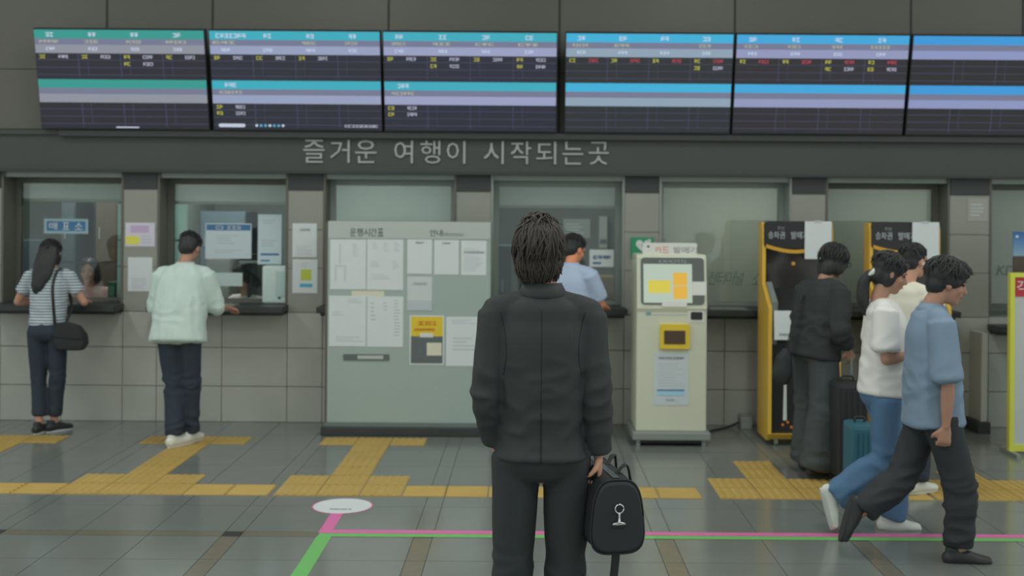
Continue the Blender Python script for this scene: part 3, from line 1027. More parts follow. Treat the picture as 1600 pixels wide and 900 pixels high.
notice('white instruction sheet with a blue bar on the white ticket machine', 1021, 1076, 551, 633, YK, [(M_ink, 'text', .14, .86, .08, .12), (M_faint, 'rows9', .12, .88, .18, .66), (M_blue, 'bar', .10, .88, .70, .73), (M_ltblue, 'bar', .10, .88, .73, .82), (M_faint, 'text', .35, .6, .88, .91)], mat('paper_pale', (170, 180, 182), .7))

# ------------------------------------------------------------------ yellow and black ticket kiosks
M_or = mat('kiosk_orange_panel', (226, 156, 62), rough=.4)
M_kb = mat('kiosk_black', (38, 40, 41), rough=.3)
M_kgr = mat('kiosk_grey_cheek', (104, 112, 110), .5)
M_gl = mat('kiosk_gold_line', (180, 138, 48), .4)


def kiosk(label, X0, Y0, full=True):
    t = thing('ticket_kiosk', label, 'ticket machine', (X0 + .31, Y0 + .2, 0), 0, 'yellow and black ticket kiosks')
    w = .585
    lo = lambda *a: MB().prism(*a)
    side = [(0, .10), (.06, .04), (.40, .04), (.42, .10), (.42, 1.80), (.29, 1.80), (.26, 1.74), (.26, 1.30), (.0, 1.12)]
    f = [(a + Y0, z) for a, z in side]
    for sx in (X0, X0 + w - .03):
        obj('side_panel', lo(f, 'x', sx, sx + .03), [M_or], t, bevel=.004)
    obj('rear_panel', MB().box(X0 + .03, X0 + w - .03, Y0 + .38, Y0 + .41, .06, 1.79), [M_kb], t)
    top = obj('header_panel', MB().prism(rrect(X0 + .012, X0 + w - .012, 1.585, 1.81, .04), 'y', Y0 + .255, Y0 + .38), [M_kb], t)
    # swooping gold line under the header
    b = MB()
    n = 14
    for i in range(n):
        u0, u1 = i / n, (i + 1) / n
        zc = lambda u: 1.585 - .045 * math.sin(math.pi * min(1, u * 1.1)) + .02
        xx = lambda u: X0 + .03 + (w - .06) * u
        b.add([(xx(u0), Y0 + .25, zc(u0) - .016), (xx(u1), Y0 + .25, zc(u1) - .016), (xx(u1), Y0 + .25, zc(u1) + .014), (xx(u0), Y0 + .25, zc(u0) + .014),
               (xx(u0), Y0 + .26, zc(u0) - .016), (xx(u1), Y0 + .26, zc(u1) - .016), (xx(u1), Y0 + .26, zc(u1) + .014), (xx(u0), Y0 + .26, zc(u0) + .014)],
              [(0, 1, 2, 3), (1, 0, 4, 5), (3, 2, 6, 7)])
    obj('gold_line', b, [M_gl], top)
    letters('승차권 발매기', X0 + .045, X0 + .375, 1.665, 1.725, Y0 + .25, [M_faint], top, .004)
    letters('무인', X0 + .12, X0 + .18, 1.735, 1.765, Y0 + .25, [M_ink], top, .004)
    obj('screen', MB().box(X0 + .03, X0 + w - .03, Y0 + .275, Y0 + .38, 1.24, 1.585), [mat('kiosk_screen_glass', (36, 34, 34), .12, spec=.6)], t)
    obj('screen_icon', MB().disc((X0 + .26, Y0 + .271, 1.46), .016, .016, 'y', .004, 10), [M_gl], t)
    con = [(Y0 + .02, 1.10), (Y0 + .28, 1.26), (Y0 + .38, 1.26), (Y0 + .38, .85), (Y0 + .07, .85)]
    cs = obj('console', MB().prism(con, 'x', X0 + .03, X0 + w - .03), [M_kb], t)
    obj('cheek', MB().prism([(Y0 + .0, 1.16), (Y0 + .24, 1.31), (Y0 + .26, .70), (Y0 + .06, .70)], 'x', X0 + .03, X0 + .075), [M_kgr], t)
    obj('lower_front', MB().box(X0 + .03, X0 + w - .03, Y0 + .045, Y0 + .38, .10, .85), [M_kb], t)
    obj('bottom_edge', MB().prism([(Y0 + .0, .10), (Y0 + .06, .05), (Y0 + .4, .05), (Y0 + .4, .10)], 'x', X0 + .03, X0 + w - .03), [M_or], t)
    for dx, dz in ((.13, .17), (.17, .19), (.20, .15)):
        obj('coin_dot', MB().disc((X0 + dx, Y0 + .038, dz), .011, .011, 'y', .007, 10), [M_orange], t)
    for dx in (.08, w - .08):
        for dy in (.07, .36):
            c = obj('caster', MB().loft([(X0 + dx - .012, Y0 + dy, .026), (X0 + dx + .012, Y0 + dy, .026)], [.026, .026], (0, 1, 0), seg=12, sub=1, cap=.2), [M_alu], t)
    return t


KY = 9.09
kx = PX(1200, 600, KY)[0]
kiosk('yellow and black ticket kiosk the person in black stands at', kx, KY)
kx2 = kx + .885
kiosk('yellow and black ticket kiosk behind the walking group', kx2, KY)
for X0, lab in ((kx, 'white sheet taped to the header of the kiosk by the person in black'), (kx2, 'white sheet taped to the kiosk header behind the walking group')):
    t = thing('taped_sheet', lab, 'notice', (X0 + .44, KY + .25, 1.5))
    obj('sheet', MB().box(X0 + .345, X0 + .565, KY + .235, KY + .245, 1.50, 1.81), [M_paper], t)
    obj('tape', MB().box(X0 + .42, X0 + .48, KY + .233, KY + .2355, 1.795, 1.818), [M_faint], t)
t = thing('instruction_card', 'white card with printed marks on the console of the first kiosk', 'notice', (kx + .13, KY, .97))
xa, zb = PX(1208, 530, KY + .03)
xb, za = PX(1243, 485, KY + .03)
M = Matrix.Translation((0, KY - .012, zb)) @ Matrix.Rotation(math.radians(-4), 4, 'X')
obj('card', MB().box(xa, xb, -.004, 0, 0, za - zb).xform(M), [M_paper], t)
b = MB()
scribble(b, xa + .04, xb - .06, .03, .05, -.007, 4, .003)
obj('print', b.xform(M), [M_ink], t, kind='stuff')
t = thing('white_strip', 'narrow white plastic strip hanging on the first kiosk front', 'strip', (kx + .14, KY + .03, .42))
xa, zb = PX(1225, 658, KY)
xb, za = PX(1231, 592, KY)
obj('strip', MB().prism([(xa + .006, za), (xb - .004, za), (xb, zb), (xa, zb)], 'y', KY + .03, KY + .044), [M_white], t)

# ------------------------------------------------------------------ wall box with its cable
t = thing('outlet_box', 'small grey outlet box on the floor against the wall by the yellow kiosk', 'outlet', (1.83, 9.9, 0))
xa, zt_ = PX(1157, 661, 9.85)
xb = PX(1175, 661, 9.85)[0]
obj('box', MB().box(xa, xb, 9.83, 10.0, 0, .10), [mat('outlet_grey', (134, 140, 136), .5)], t, bevel=.008)
obj('lid', MB().box(xa + .01, xb - .01, 9.84, 9.99, .10, .112), [M_kg], t)
b = MB().loft([(1.50, 9.58, .03), (1.54, 9.64, .012), (1.62, 9.74, .01), (1.75, 9.86, .012), (xa, 9.9, .05)], [.011] * 5, (0, 0, 1), seg=8, sub=6)
tag(obj('power_cable', b, [M_dark], sm=True), 'dark cable on the floor from the white machine to the outlet box', 'cable')

# ------------------------------------------------------------------ right edge: counter support, framed sign, poster
xs_, zs_ = PX(1541, 533, 9.75)
t = thing('support_panel', 'pale upright support panel under the rightmost counter ledge', 'support', (xs_ - .03, 9.82, 0))
obj('panel', MB().prism([(xs_ - .055, .10), (xs_ - .005, .10), (xs_, .86), (xs_ - .05, .86)], 'y', 9.72, 9.98), [mat('support_white', (158, 160, 154), .5)], t, bevel=.004)
obj('foot', MB().box(xs_ - .09, xs_ + .02, 9.69, 9.98, 0, .10), [M_dark], t, bevel=.006)
YF = 8.86
xa, zt_ = PX(1577, 426, YF)
t = thing('framed_sign', 'standing sign with a yellow-green frame and red header at the right edge', 'sign', (xa + .35, YF, 0))
M_lf = mat('frame_lime', (182, 186, 72), .45)
w = .72
zb = .06
obj('frame', MB().box(xa, xa + .035, YF - .025, YF + .025, .03, zt_).box(xa + w - .035, xa + w, YF - .025, YF + .025, .03, zt_)
    .box(xa + .035, xa + w - .035, YF - .025, YF + .025, zt_ - .035, zt_).box(xa + .035, xa + w - .035, YF - .025, YF + .025, .03, .08), [M_lf], t)
obj('panel', MB().box(xa + .035, xa + w - .035, YF - .01, YF + .015, .08, zt_ - .035), [mat('sign_panel', (164, 170, 168), .5)], t)
hd = obj('header', MB().box(xa + .035, xa + w - .035, YF - .016, YF - .01, zt_ - .185, zt_ - .035), [M_red], t)
obj('lettering', text(MB(), '각', xa + .055, xa + .14, zt_ - .16, zt_ - .06, YF - .02, .004), [M_white], hd)
for sx in (xa + .0, xa + w - .035):
    obj('foot', MB().box(sx, sx + .035, YF - .16, YF + .16, 0, .03), [M_alu], t)
# poster of sky and hill on a thin stand behind it
YP = 9.3
xa, zt_ = PX(1583, 362, YP)
t = thing('poster_stand', 'poster of blue sky over a brown hill on a stand behind the framed sign', 'poster', (xa + .25, YP, 0))
zb_ = PX(1590, 425, YP)[1]
b = MB().box(xa, xa + .5, YP - .006, YP + .006, zb_ - .4, zt_)
ps = bpy.data.materials.new('poster_sky')
ps.use_nodes = True
nt = ps.node_tree
tcn, sep, rmp = nt.nodes.new('ShaderNodeTexCoord'), nt.nodes.new('ShaderNodeSeparateXYZ'), nt.nodes.new('ShaderNodeValToRGB')
nt.links.new(tcn.outputs['Generated'], sep.inputs[0])
nt.links.new(sep.outputs['Z'], rmp.inputs[0])
cr = rmp.color_ramp
cr.elements[0].position, cr.elements[0].color = 0.0, (0.07, 0.06, 0.05, 1)
cr.elements[1].position, cr.elements[1].color = 1.0, (0.04, 0.14, 0.45, 1)
for ppos, c in ((.72, (0.10, 0.075, 0.06, 1)), (.735, (0.30, 0.45, 0.58, 1)), (.80, (0.20, 0.38, 0.62, 1))):
    e_ = cr.elements.new(ppos)
    e_.color = c
nt.links.new(rmp.outputs[0], nt.nodes['Principled BSDF'].inputs['Base Color'])
obj('poster_sheet', b, [ps], t)
obj('mark', MB().disc((xa + .03, YP - .008, zt_ - .04), .012, .01, 'y', .002, 10), [M_white], t)
obj('pole', MB().box(xa + .23, xa + .27, YP + .006, YP + .03, 0.02, zt_ - .1), [M_alu], t)
obj('base', MB().box(xa + .08, xa + .42, YP - .15, YP + .17, 0, .02), [M_dark], t)

# ================================================================== people
def V(*a):
    return Vector(a)


def fuse(b, voxel, it=4, disp=None):
    """melt overlapping volumes of one garment or body into a single continuous skin"""
    me = b.mesh('tmp')
    o = bpy.data.objects.new('tmp', me)
    COL.objects.link(o)
    r = o.modifiers.new('r', 'REMESH')
    r.mode = 'VOXEL'
    r.voxel_size = voxel
    s = o.modifiers.new('s', 'SMOOTH')
    s.factor, s.iterations = 0.5, it
    dg = bpy.context.evaluated_depsgraph_get()
    dg.update()
    out = bpy.data.meshes.new_from_object(o.evaluated_get(dg))
    bpy.data.objects.remove(o)
    bpy.data.meshes.remove(me)
    if disp:
        ns = [v.normal.copy() for v in out.vertices]
        for v, n in zip(out.vertices, ns):
            v.co = v.co + n * disp(v.co)
        out.update()
    smooth(out)
    return out


def folds(amp, fx=9.0, fz=5.0, seed=0.0, crease=0.0, zc=None, zw=.12):
    """hanging drapes plus slanting pulls around the bends"""
    def f(p):
        d = amp * (noise.noise(V(p.x * fx + seed, p.y * fx, p.z * fz * .45)) + .35 * noise.noise(V(p.x * fx * 2.3, p.y * fx * 2.3 + seed, p.z * fz * .9)))
        if crease and zc is not None:
            w = 0.0
            for c in zc:
                w = max(w, math.exp(-((p.z - c) / zw) ** 2))
            r = noise.noise(V(p.x * 7 + p.z * 9 + seed, p.y * 7 - p.z * 6, p.z * 10 - p.x * 6))
            d += crease * w * (1 - 2.4 * abs(r))
        return d
    return f


def std(k):
    J = dict(pel=V(0, 0, .93), waist=V(0, .005, 1.07), chest=V(0, .0, 1.30), neck=V(0, -.015, 1.485), head=V(0, .02, 1.632),
             hipL=V(-.092, 0, .92), hipR=V(.092, 0, .92), kneeL=V(-.10, .015, .49), kneeR=V(.10, .015, .49),
             ankL=V(-.10, -.03, .085), ankR=V(.10, -.03, .085), toeL=V(-.12, 1, 0), toeR=V(.12, 1, 0),
             shL=V(-.180, -.015, 1.405), shR=V(.180, -.015, 1.405), elL=V(-.235, -.03, 1.145), elR=V(.235, -.03, 1.145),
             wrL=V(-.245, .03, .895), wrR=V(.245, .03, .895))
    for q in J:
        if not q.startswith('toe'):
            J[q] = J[q] * k
    J.update(k=k, yaw=0.0, pitch=0.0, hroll=0.0, palmL=V(1, .1, 0), palmR=V(-1, .1, 0), curlL=.5, curlR=.5)
    return J


def headM(J):
    return Matrix.Translation(J['head']) @ Matrix.Rotation(J['yaw'], 4, 'Z') @ Matrix.Rotation(-J['pitch'], 4, 'X') @ Matrix.Rotation(J['hroll'], 4, 'Y') @ Matrix.Scale(J['k'], 4)


def hand(b, w, d, n, s, curl, k):
    d = d.normalized()
    n = (n - d * n.dot(d)).normalized()
    sd = d.cross(n)
    b.loft([w, w + d * .035 * k, w + d * .085 * k], [(.026 * k, .019 * k), (.036 * k, .016 * k), (.040 * k, .013 * k)], sd, seg=12, sub=3, cap=.5)
    for off, ln in ((-.031, .056), (-.0105, .072), (.0105, .076), (.031, .066)):
        p = w + d * .084 * k + sd * off * s * k
        ang = 0.05
        pts = [p - d * .01 * k, p]
        dd = (d + sd * off * s * 2.2).normalized()
        for seg, inc in ((.45, .55), (.30, .95), (.25, .7)):
            ang += curl * inc
            q = dd * math.cos(ang) + n * math.sin(ang)
            p = p + q * ln * seg * k
            pts.append(p)
        b.loft(pts, [.0095 * k, .0095 * k, .009 * k, .008 * k, .0068 * k], sd, seg=8, sub=2, cap=.9)
    p0 = w + d * .025 * k + sd * .026 * s * k
    t1 = p0 + (d * .6 + sd * .62 * s + n * .35).normalized() * .042 * k
    t2 = t1 + (d * .9 + sd * .15 * s + n * (.3 + curl * .5)).normalized() * .032 * k
    b.loft([p0, t1, t2], [.014 * k, .0115 * k, .0085 * k], n, seg=8, sub=2, cap=.9)


def body(J, m, par, voxel=.0085, fem=False):
    k = J['k']
    b = MB()
    b.loft([J['pel'] - V(0, 0, .06 * k), J['pel'] + V(0, 0, .03), J['waist'], J['chest'], J['neck'] - V(0, 0, .05 * k)],
           [(.10 * k, .07 * k), (.125 * k, .088 * k), (.105 * k, .08 * k), (.125 * k, .09 * k), (.08 * k, .06 * k)], seg=18)
    b.loft([J['shL'], J['neck'] - V(0, 0, .045 * k), J['shR']], [.038 * k, .045 * k, .038 * k], (0, 0, 1))
    b.loft([J['neck'] - V(0, 0, .05 * k), J['neck'] + V(0, .005, .02) * k, J['head'] + V(0, -.012, -.03) * k], [(.062 * k, .06 * k), (.052 * k, .052 * k), (.052 * k, .054 * k)])
    for s in 'LR':
        sg = -1 if s == 'L' else 1
        el, wr = J['el' + s], J['wr' + s]
        b.loft([J['sh' + s], (J['sh' + s] + el) / 2, el], [.043 * k, .041 * k, .034 * k])
        b.loft([el, el.lerp(wr, .3), wr], [.034 * k, .037 * k, (.026 * k, .022 * k)])
        d = J.get('hd' + s, wr - el)
        hand(b, wr, d, J['palm' + s], J.get('thumb' + s, -sg), J['curl' + s], k)
        hp, kn, an = J['hip' + s], J['knee' + s], J['ank' + s]
        b.loft([hp, (hp + kn) / 2, kn], [.068 * k, .06 * k, .045 * k])
        b.loft([kn, kn.lerp(an, .35), an], [.045 * k, .046 * k, .032 * k])
        td = J['toe' + s].normalized()
        uu = J.get('up' + s, V(0, 0, 1)).normalized()
        b.loft([an, an + td * .06 * k - uu * .035 * k, an + td * .11 * k - uu * .048 * k], [.028 * k, .026 * k, .018 * k])
    M = headM(J)
    b.ball((0, -.012, .03), (.075, .094, .088), M)
    b.ball((0, .022, -.035), (.062, .07, .078), M)
    b.ball((0, .058, -.088), (.032, .03, .026), M)
    b.ball((0, .03, -.075), (.05, .05, .035), M)
    for s in (-1, 1):
        b.ball((s * .042, .058, -.022), (.022, .022, .022), M)
        b.ball((s * .030, .078, .026), (.026, .013, .008), M)
        b.ball((s * .0755, -.004, -.008), (.010, .020, .031), M)
    b.loft([M @ V(0, .086, .018), M @ V(0, .101, -.008), M @ V(0, .108, -.026)], [.008 * k, .010 * k, .0145 * k], M.to_3x3() @ V(1, 0, 0), seg=8, sub=2)
    b.ball((0, .089, -.052), (.021, .010, .006), M)
    b.ball((0, .087, -.063), (.018, .010, .007), M)
    me = fuse(b, voxel, 3)
    o = obj('body', me, m, par, local=True)
    # lips and eyes
    e = MB()
    M_eye = MATS['eye_dark']
    for s in (-1, 1):
        q = MB().ball((s * .031, .0815, .010), (.0125, .006, .0055), M, 10, 6)
        obj('eye', q, [M_eye], par, local=True, sm=True)
        q = MB().loft([M @ V(s * .016, .091, .029), M @ V(s * .034, .088, .033), M @ V(s * .050, .074, .028)], [.0028 * k, .0035 * k, .002 * k], seg=6, sub=2)
        obj('eyebrow', q, [MATS['hair_black']], par, local=True, sm=True)
    q = MB().loft([M @ V(-.019, .092, -.058), M @ V(0, .0985, -.057), M @ V(.019, .092, -.058)], [.003 * k, .0055 * k, .003 * k], seg=6, sub=3)
    obj('mouth', q, [MATS['lip']], par, local=True, sm=True)
    return o


def top(J, m, par, name='shirt', hem=-.02, hw=.20, hd=.135, ww=.175, wd=.125, cw=.19, cd=.128, sl=(.072, .066, .058), frac=.8, amp=.006, seed=0., voxel=.011,
        longs=False, cuff=.045, crease=.006, collar=None, shoulder=.062, neckr=.066, it=5, cmat=None, fxx=8):
    """shirt, tee or jacket: body tube, shoulders and sleeves as one cloth"""
    k = J['k']
    b = MB()
    up = (J['chest'] - J['pel']).normalized()
    side = (J['shR'] - J['shL']).normalized()
    hemp = J['pel'] + up * hem * k
    b.loft([hemp, J['pel'] * .45 + J['waist'] * .55, J['chest'], J['chest'].lerp(J['neck'], .62), J['neck'] - V(0, 0, .012) * k],
           [(hw * k, hd * k), (ww * k, wd * k), (cw * k, cd * k), (cw * .86 * k, cd * .80 * k), (neckr * k, neckr * k)], side, seg=26, sub=6, cap=.12, power=2.3)
    b.loft([J['shL'], J['shL'].lerp(J['neck'], .5) + V(0, 0, -.022) * k, J['neck'] - V(0, 0, .045) * k, J['shR'].lerp(J['neck'], .5) + V(0, 0, -.022) * k, J['shR']], [shoulder * k, shoulder * 1.0 * k, shoulder * 1.0 * k, shoulder * 1.0 * k, shoulder * k] if True else [shoulder * k, shoulder * 1.12 * k, shoulder * k], (0, 0, 1), seg=16, sub=6)
    zc = []
    for s in 'LR':
        sh, el, wr = J['sh' + s], J['el' + s], J['wr' + s]
        zc += [el.z]
        if longs:
            end = el.lerp(wr, .97)
            b.loft([sh, sh.lerp(el, .5), el, el.lerp(wr, .5), end], [sl[0] * k, sl[1] * k, sl[2] * k, (sl[2] + cuff) / 2 * k, cuff * k], seg=18, sub=5, cap=.15)
        elif frac > 1:
            end = el.lerp(wr, frac - 1)
            b.loft([sh, sh.lerp(el, .5), el, end], [sl[0] * k, sl[1] * k, sl[2] * k, cuff * k], seg=18, sub=5, cap=.15)
        else:
            end = sh.lerp(el, frac)
            b.loft([sh, sh.lerp(end, .5), end], [sl[0] * k, sl[1] * k, sl[2] * k], seg=18, sub=5, cap=.15)
    zc += [J['waist'].z]
    me = fuse(b, voxel, it, folds(amp, fxx, 4, seed, crease, zc))
    o = obj(name, me, m, par, local=True)
    if collar:
        c = J['neck'] + V(0, .006, -.006) * k
        nn = 22
        q = MB()
        rings = [(.064, -.022), (.062, .024), (.068, .028), (.090, -.014), (.086, -.024)]
        vs, fs = [], []
        for rr, dz in rings:
            for j in range(nn):
                a = -math.pi / 2 + (j / (nn - 1) - .5) * 2 * math.pi * .90
                vs.append(c + side * rr * k * math.cos(a) + V(0, 1, 0) * rr * k * math.sin(a) + V(0, 0, dz * k - .02 * k * max(0, math.sin(a))))
        for r in range(len(rings) - 1):
            for j in range(nn - 1):
                fs.append((r * nn + j, r * nn + j + 1, (r + 1) * nn + j + 1, (r + 1) * nn + j))
        q.add(vs, fs)
        obj('collar', q, cmat or m, o, local=True, sm=True)
    return o


def pants(J, m, par, waist=.155, hipw=.172, hd=.125, thigh=.088, knee=.066, hemr=.058, end=.97, amp=.005, seed=0., voxel=.011, crease=.008, shorts=None):
    k = J['k']
    b = MB()
    side = (J['hipR'] - J['hipL'])
    side = V(side.x, side.y, 0).normalized()
    up = (J['waist'] - J['pel']).normalized()
    b.loft([J['pel'] - up * .075 * k, J['pel'] - up * .02 * k, J['pel'] + up * .09 * k], [(hipw * .86 * k, hd * .82 * k), (hipw * k, hd * k), (waist * k, hd * .84 * k)], side, seg=22, sub=4, cap=.3, power=2.2)
    zc = []
    for s in 'LR':
        hp, kn, an = J['hip' + s], J['knee' + s], J['ank' + s]
        e = kn.lerp(an, end)
        zc += [kn.z, an.z + .07]
        b.loft([hp - V(0, 0, .0), hp.lerp(kn, .45), kn, kn.lerp(e, .5), e], [thigh * k, (thigh * .6 + knee * .4) * k, knee * k, (knee + hemr) / 2 * k, hemr * k], seg=18, sub=5, cap=.12)
    me = fuse(b, voxel, 5, folds(amp, 9, 3.5, seed, crease, zc, .09))
    return obj('trousers', me, m, par, local=True)


def shoe(J, s, m, msole, par, k=None, L=.27):
    k = J['k']
    an = J['ank' + s]
    f = J['toe' + s].normalized()
    u = J.get('up' + s, V(0, 0, 1))
    u = (u - f * u.dot(f)).normalized()
    r = f.cross(u)
    o = an - u * .085 * k
    fr = Matrix((r, f, u)).transposed().to_4x4()
    fr.translation = o
    fr = fr @ Matrix.Scale(k, 4)
    b = MB()
    b.loft([(0, -.062, .042), (0, -.02, .052), (0, .05, .045), (0, .11, .034), (0, .165, .028)], [(.036, .038), (.040, .052), (.045, .043), (.049, .033), (.041, .026)], seg=14, sub=4, cap=.8)
    b.loft([(0, -.03, .05), (0, -.03, .105)], [(.036, .046), (.035, .042)], (1, 0, 0), seg=14, cap=.2)
    for i, p in enumerate(b.v):
        if p.z < .012:
            p.z = .012
    me = fuse(b, .006, 3)
    me.transform(fr)
    sh = obj('shoe', me, m, par, local=True)
    pts = []
    for i in range(28):
        a = 2 * math.pi * i / 28
        y = .056 + .135 * math.sin(a)
        w = .040 + .008 * math.sin(a) - .006 * math.cos(2 * a)
        pts.append((w * math.cos(a), y))
    q = MB().prism(pts, 'z', 0.0, .022)
    q.xform(fr)
    obj('sole', q, msole, sh, local=True)
    return sh


def locks(b, M, n, c, R, rnd, th=(0.1, .8), ln=(.5, 1.2), rad=.006, back=(-1.0, 1.0), lift=.004, drop=0.0, drift=.4):
    """tapered strands lying over an ellipsoid; azimuth measured from the back of the head"""
    c = Vector(c)
    for i in range(n):
        az = -math.pi / 2 + math.pi * rnd.uniform(*back)
        t0 = rnd.uniform(*th)
        L = rnd.uniform(*ln)
        dr = rnd.uniform(-drift, drift)
        pts = []
        for q in range(5):
            t = t0 + L * q / 4
            a = az + dr * q / 4
            l = 1 + (lift + rnd.uniform(-.003, .006)) / R[0] + (.10 if q == 4 else 0) * rnd.random()
            p = c + V(R[0] * l * math.sin(t) * math.cos(a), R[1] * l * math.sin(t) * math.sin(a), R[2] * l * math.cos(t))
            p.z -= drop * (q / 4) ** 2
            pts.append(M @ p)
        r = rad * rnd.uniform(.7, 1.3)
        b.loft(pts, [r * .6, r, r, r * .8, r * .2], seg=5, sub=2, cap=.4)


def hair(J, m, par, blobs, lk, seed=1, extra=None, voxel=.008, amp=.004):
    M = headM(J)
    b = MB()
    for c, R in blobs:
        b.ball(c, R, M, 18, 12)
    if extra:
        extra(b, M)
    hc = J['head']

    def d(p):
        a = math.atan2(p.x - hc.x, p.y - hc.y)
        return amp * noise.noise(V(a * 9 + seed, p.z * 9, seed)) + amp * .6 * noise.noise(V(a * 22, p.z * 14, seed * 2))
    me = fuse(b, voxel, 3, d)
    rnd = random.Random(seed)
    lb = MB()
    for args in lk:
        locks(lb, M, rnd=rnd, **args)
    if lb.v:
        bm = bmesh.new()
        bm.from_mesh(me)
        t2 = lb.mesh('tmp')
        bm.from_mesh(t2)
        bm.to_mesh(me)
        bm.free()
        bpy.data.meshes.remove(t2)
        smooth(me)
    return obj('hair', me, m, par, local=True)


def lift_to_floor(root):
    pass


# skin, hair and cloth
def skin(name, rgb):
    m = mat(name, rgb, rough=.5, var=.06, scale=20)
    m.node_tree.nodes['Principled BSDF'].inputs['Subsurface Weight'].default_value = .06
    m.node_tree.nodes['Principled BSDF'].inputs['Subsurface Scale'].default_value = .01
    return m


M_skin = skin('skin', (168, 128, 108))
M_skin2 = skin('skin_tan', (150, 114, 96))
M_hair = mat('hair_black', (38, 40, 40), rough=.45, var=.25, scale=60, stretch=(1, 1, .15))
M_hairb = mat('hair_dark_brown', (52, 48, 44), rough=.45, var=.3, scale=60, stretch=(1, 1, .15))
mat('eye_dark', (34, 30, 28), .2)
mat('lip', (150, 92, 84), .5)
M_suit = mat('suit_charcoal', (47, 51, 52), rough=.75, var=.08, scale=30, bump=.05)
M_suitp = mat('suit_trouser', (44, 49, 50), rough=.75, var=.08, scale=30)
M_navy = mat('trouser_navy', (42, 50, 60), rough=.8, var=.1, scale=25)
M_mintc = mat('shirt_mint', (168, 184, 178), rough=.8, var=.04, scale=12)
M_jean = mat('denim_blue', (70, 98, 126), rough=.85, var=.18, scale=7)
M_tee = mat('tee_white', (192, 194, 188), rough=.85, var=.03, scale=10)
M_teec = mat('tee_cream', (188, 186, 172), rough=.85, var=.03, scale=10)
M_bluec = mat('shirt_dusty_blue', (106, 124, 142), rough=.8, var=.06, scale=12)
M_ltb = mat('shirt_light_blue', (150, 164, 186), rough=.8, var=.05, scale=12)
M_hood = mat('hoodie_black', (44, 48, 49), rough=.9, var=.1, scale=18)
M_wide = mat('trouser_slate', (60, 66, 68), rough=.85, var=.22, scale=4)
M_pinkc = mat('blouse_pink', (178, 142, 138), rough=.8)
M_greyc = mat('blouse_grey', (180, 180, 174), rough=.8)
M_shw = mat('shoe_white', (184, 188, 182), rough=.6, var=.05, scale=20)
M_shb = mat('shoe_black', (40, 43, 44), rough=.4)
M_sole = mat('sole_white', (170, 174, 170), rough=.7)
M_soled = mat('sole_dark', (48, 50, 50), rough=.7)
M_bag = mat('bag_black', (38, 42, 44), rough=.65, bump=.15, scale=120)
M_strap = mat('strap_black', (34, 37, 38), rough=.6)
M_chrome = mat('chrome', (190, 194, 196), rough=.2, metal=1.0)


def striped(name, a, c, freq):
    m = mat(name, a, rough=.85)
    nt = m.node_tree
    tcn = nt.nodes.new('ShaderNodeTexCoord')
    sp = nt.nodes.new('ShaderNodeSeparateXYZ')
    mu = nt.nodes.new('ShaderNodeMath')
    mu.operation = 'MULTIPLY'
    mu.inputs[1].default_value = freq
    fr = nt.nodes.new('ShaderNodeMath')
    fr.operation = 'FRACT'
    gt = nt.nodes.new('ShaderNodeMath')
    gt.operation = 'GREATER_THAN'
    gt.inputs[1].default_value = .62
    mx = nt.nodes.new('ShaderNodeMix')
    mx.data_type = 'RGBA'
    mx.inputs[6].default_value = [min(.88, lin(q) / LIT) for q in a] + [1]
    mx.inputs[7].default_value = [min(.88, lin(q) / LIT) for q in c] + [1]
    nt.links.new(tcn.outputs['Object'], sp.inputs[0])
    nt.links.new(sp.outputs['Z'], mu.inputs[0])
    nt.links.new(mu.outputs[0], fr.inputs[0])
    nt.links.new(fr.outputs[0], gt.inputs[0])
    nt.links.new(gt.outputs[0], mx.inputs[0])
    nt.links.new(mx.outputs[2], nt.nodes['Principled BSDF'].inputs['Base Color'])
    return m


M_stripe = striped('tee_striped', (168, 178, 184), (84, 94, 104), 42.0)
SHORT = [((0, -.022, .042), (.084, .098, .086)), ((0, -.050, -.005), (.074, .062, .075)), ((0, .045, .078), (.062, .045, .032))]
LSHORT = [dict(n=150, rad=.0038, c=(0, -.022, .042), R=(.084, .098, .086), th=(.1, .9), ln=(.5, 1.0), back=(-.75, .75)),
          dict(n=34, rad=.0036, c=(0, -.01, .045), R=(.082, .095, .082), th=(.25, .5), ln=(.45, .75), back=(.75, 1.25), drift=.25)]

# ---------------------------------------------------------------- 1 the man in the suit
YM = 4.24
xm = PX(846, 700, YM)[0]
man = thing('person', 'man in a black suit seen from behind, holding a black duffel bag', 'person', (xm, YM, 0))
J = std(1.035)
k = J['k']
J['shL'] = V(-.178, -.01, 1.484); J['shR'] = V(.180, -.01, 1.478); J['neck'] = V(0, -.015, 1.575); J['chest'] = V(0, 0, 1.36)
J['elL'] = V(-.204, -.05, 1.19); J['wrL'] = V(-.178, .045, .99)
J['elR'] = V(.204, -.035, 1.19); J['wrR'] = V(.214, .01, .960)
J['hdR'] = V(.0, .02, -1); J['palmR'] = V(-1, 0, 0); J['curlR'] = 1.25
J['curlL'] = .4; J['hdL'] = V(.2, .1, -1)
J['head'] = V(-.015, .015, 1.697)
J['ankL'] = V(-.115, -.02, .088); J['kneeL'] = V(-.105, .02, .51); J['ankR'] = V(.085, .05, .088); J['kneeR'] = V(.095, .04, .51)
body(J, [M_skin], man, .008)
pants(J, [M_suitp], man, hipw=.168, thigh=.090, knee=.073, hemr=.068, amp=.004, crease=.007, seed=3, voxel=.010)
jk = top(J, [M_suit], man, 'jacket', hem=-.016, hw=.172, hd=.146, ww=.148, wd=.125, cw=.166, cd=.132, sl=(.062, .058, .053), longs=True, cuff=.049, amp=.006, crease=.009,
         seed=2, voxel=.0085, collar=True, shoulder=.056, neckr=.070, it=4)
from mathutils.bvhtree import BVHTree


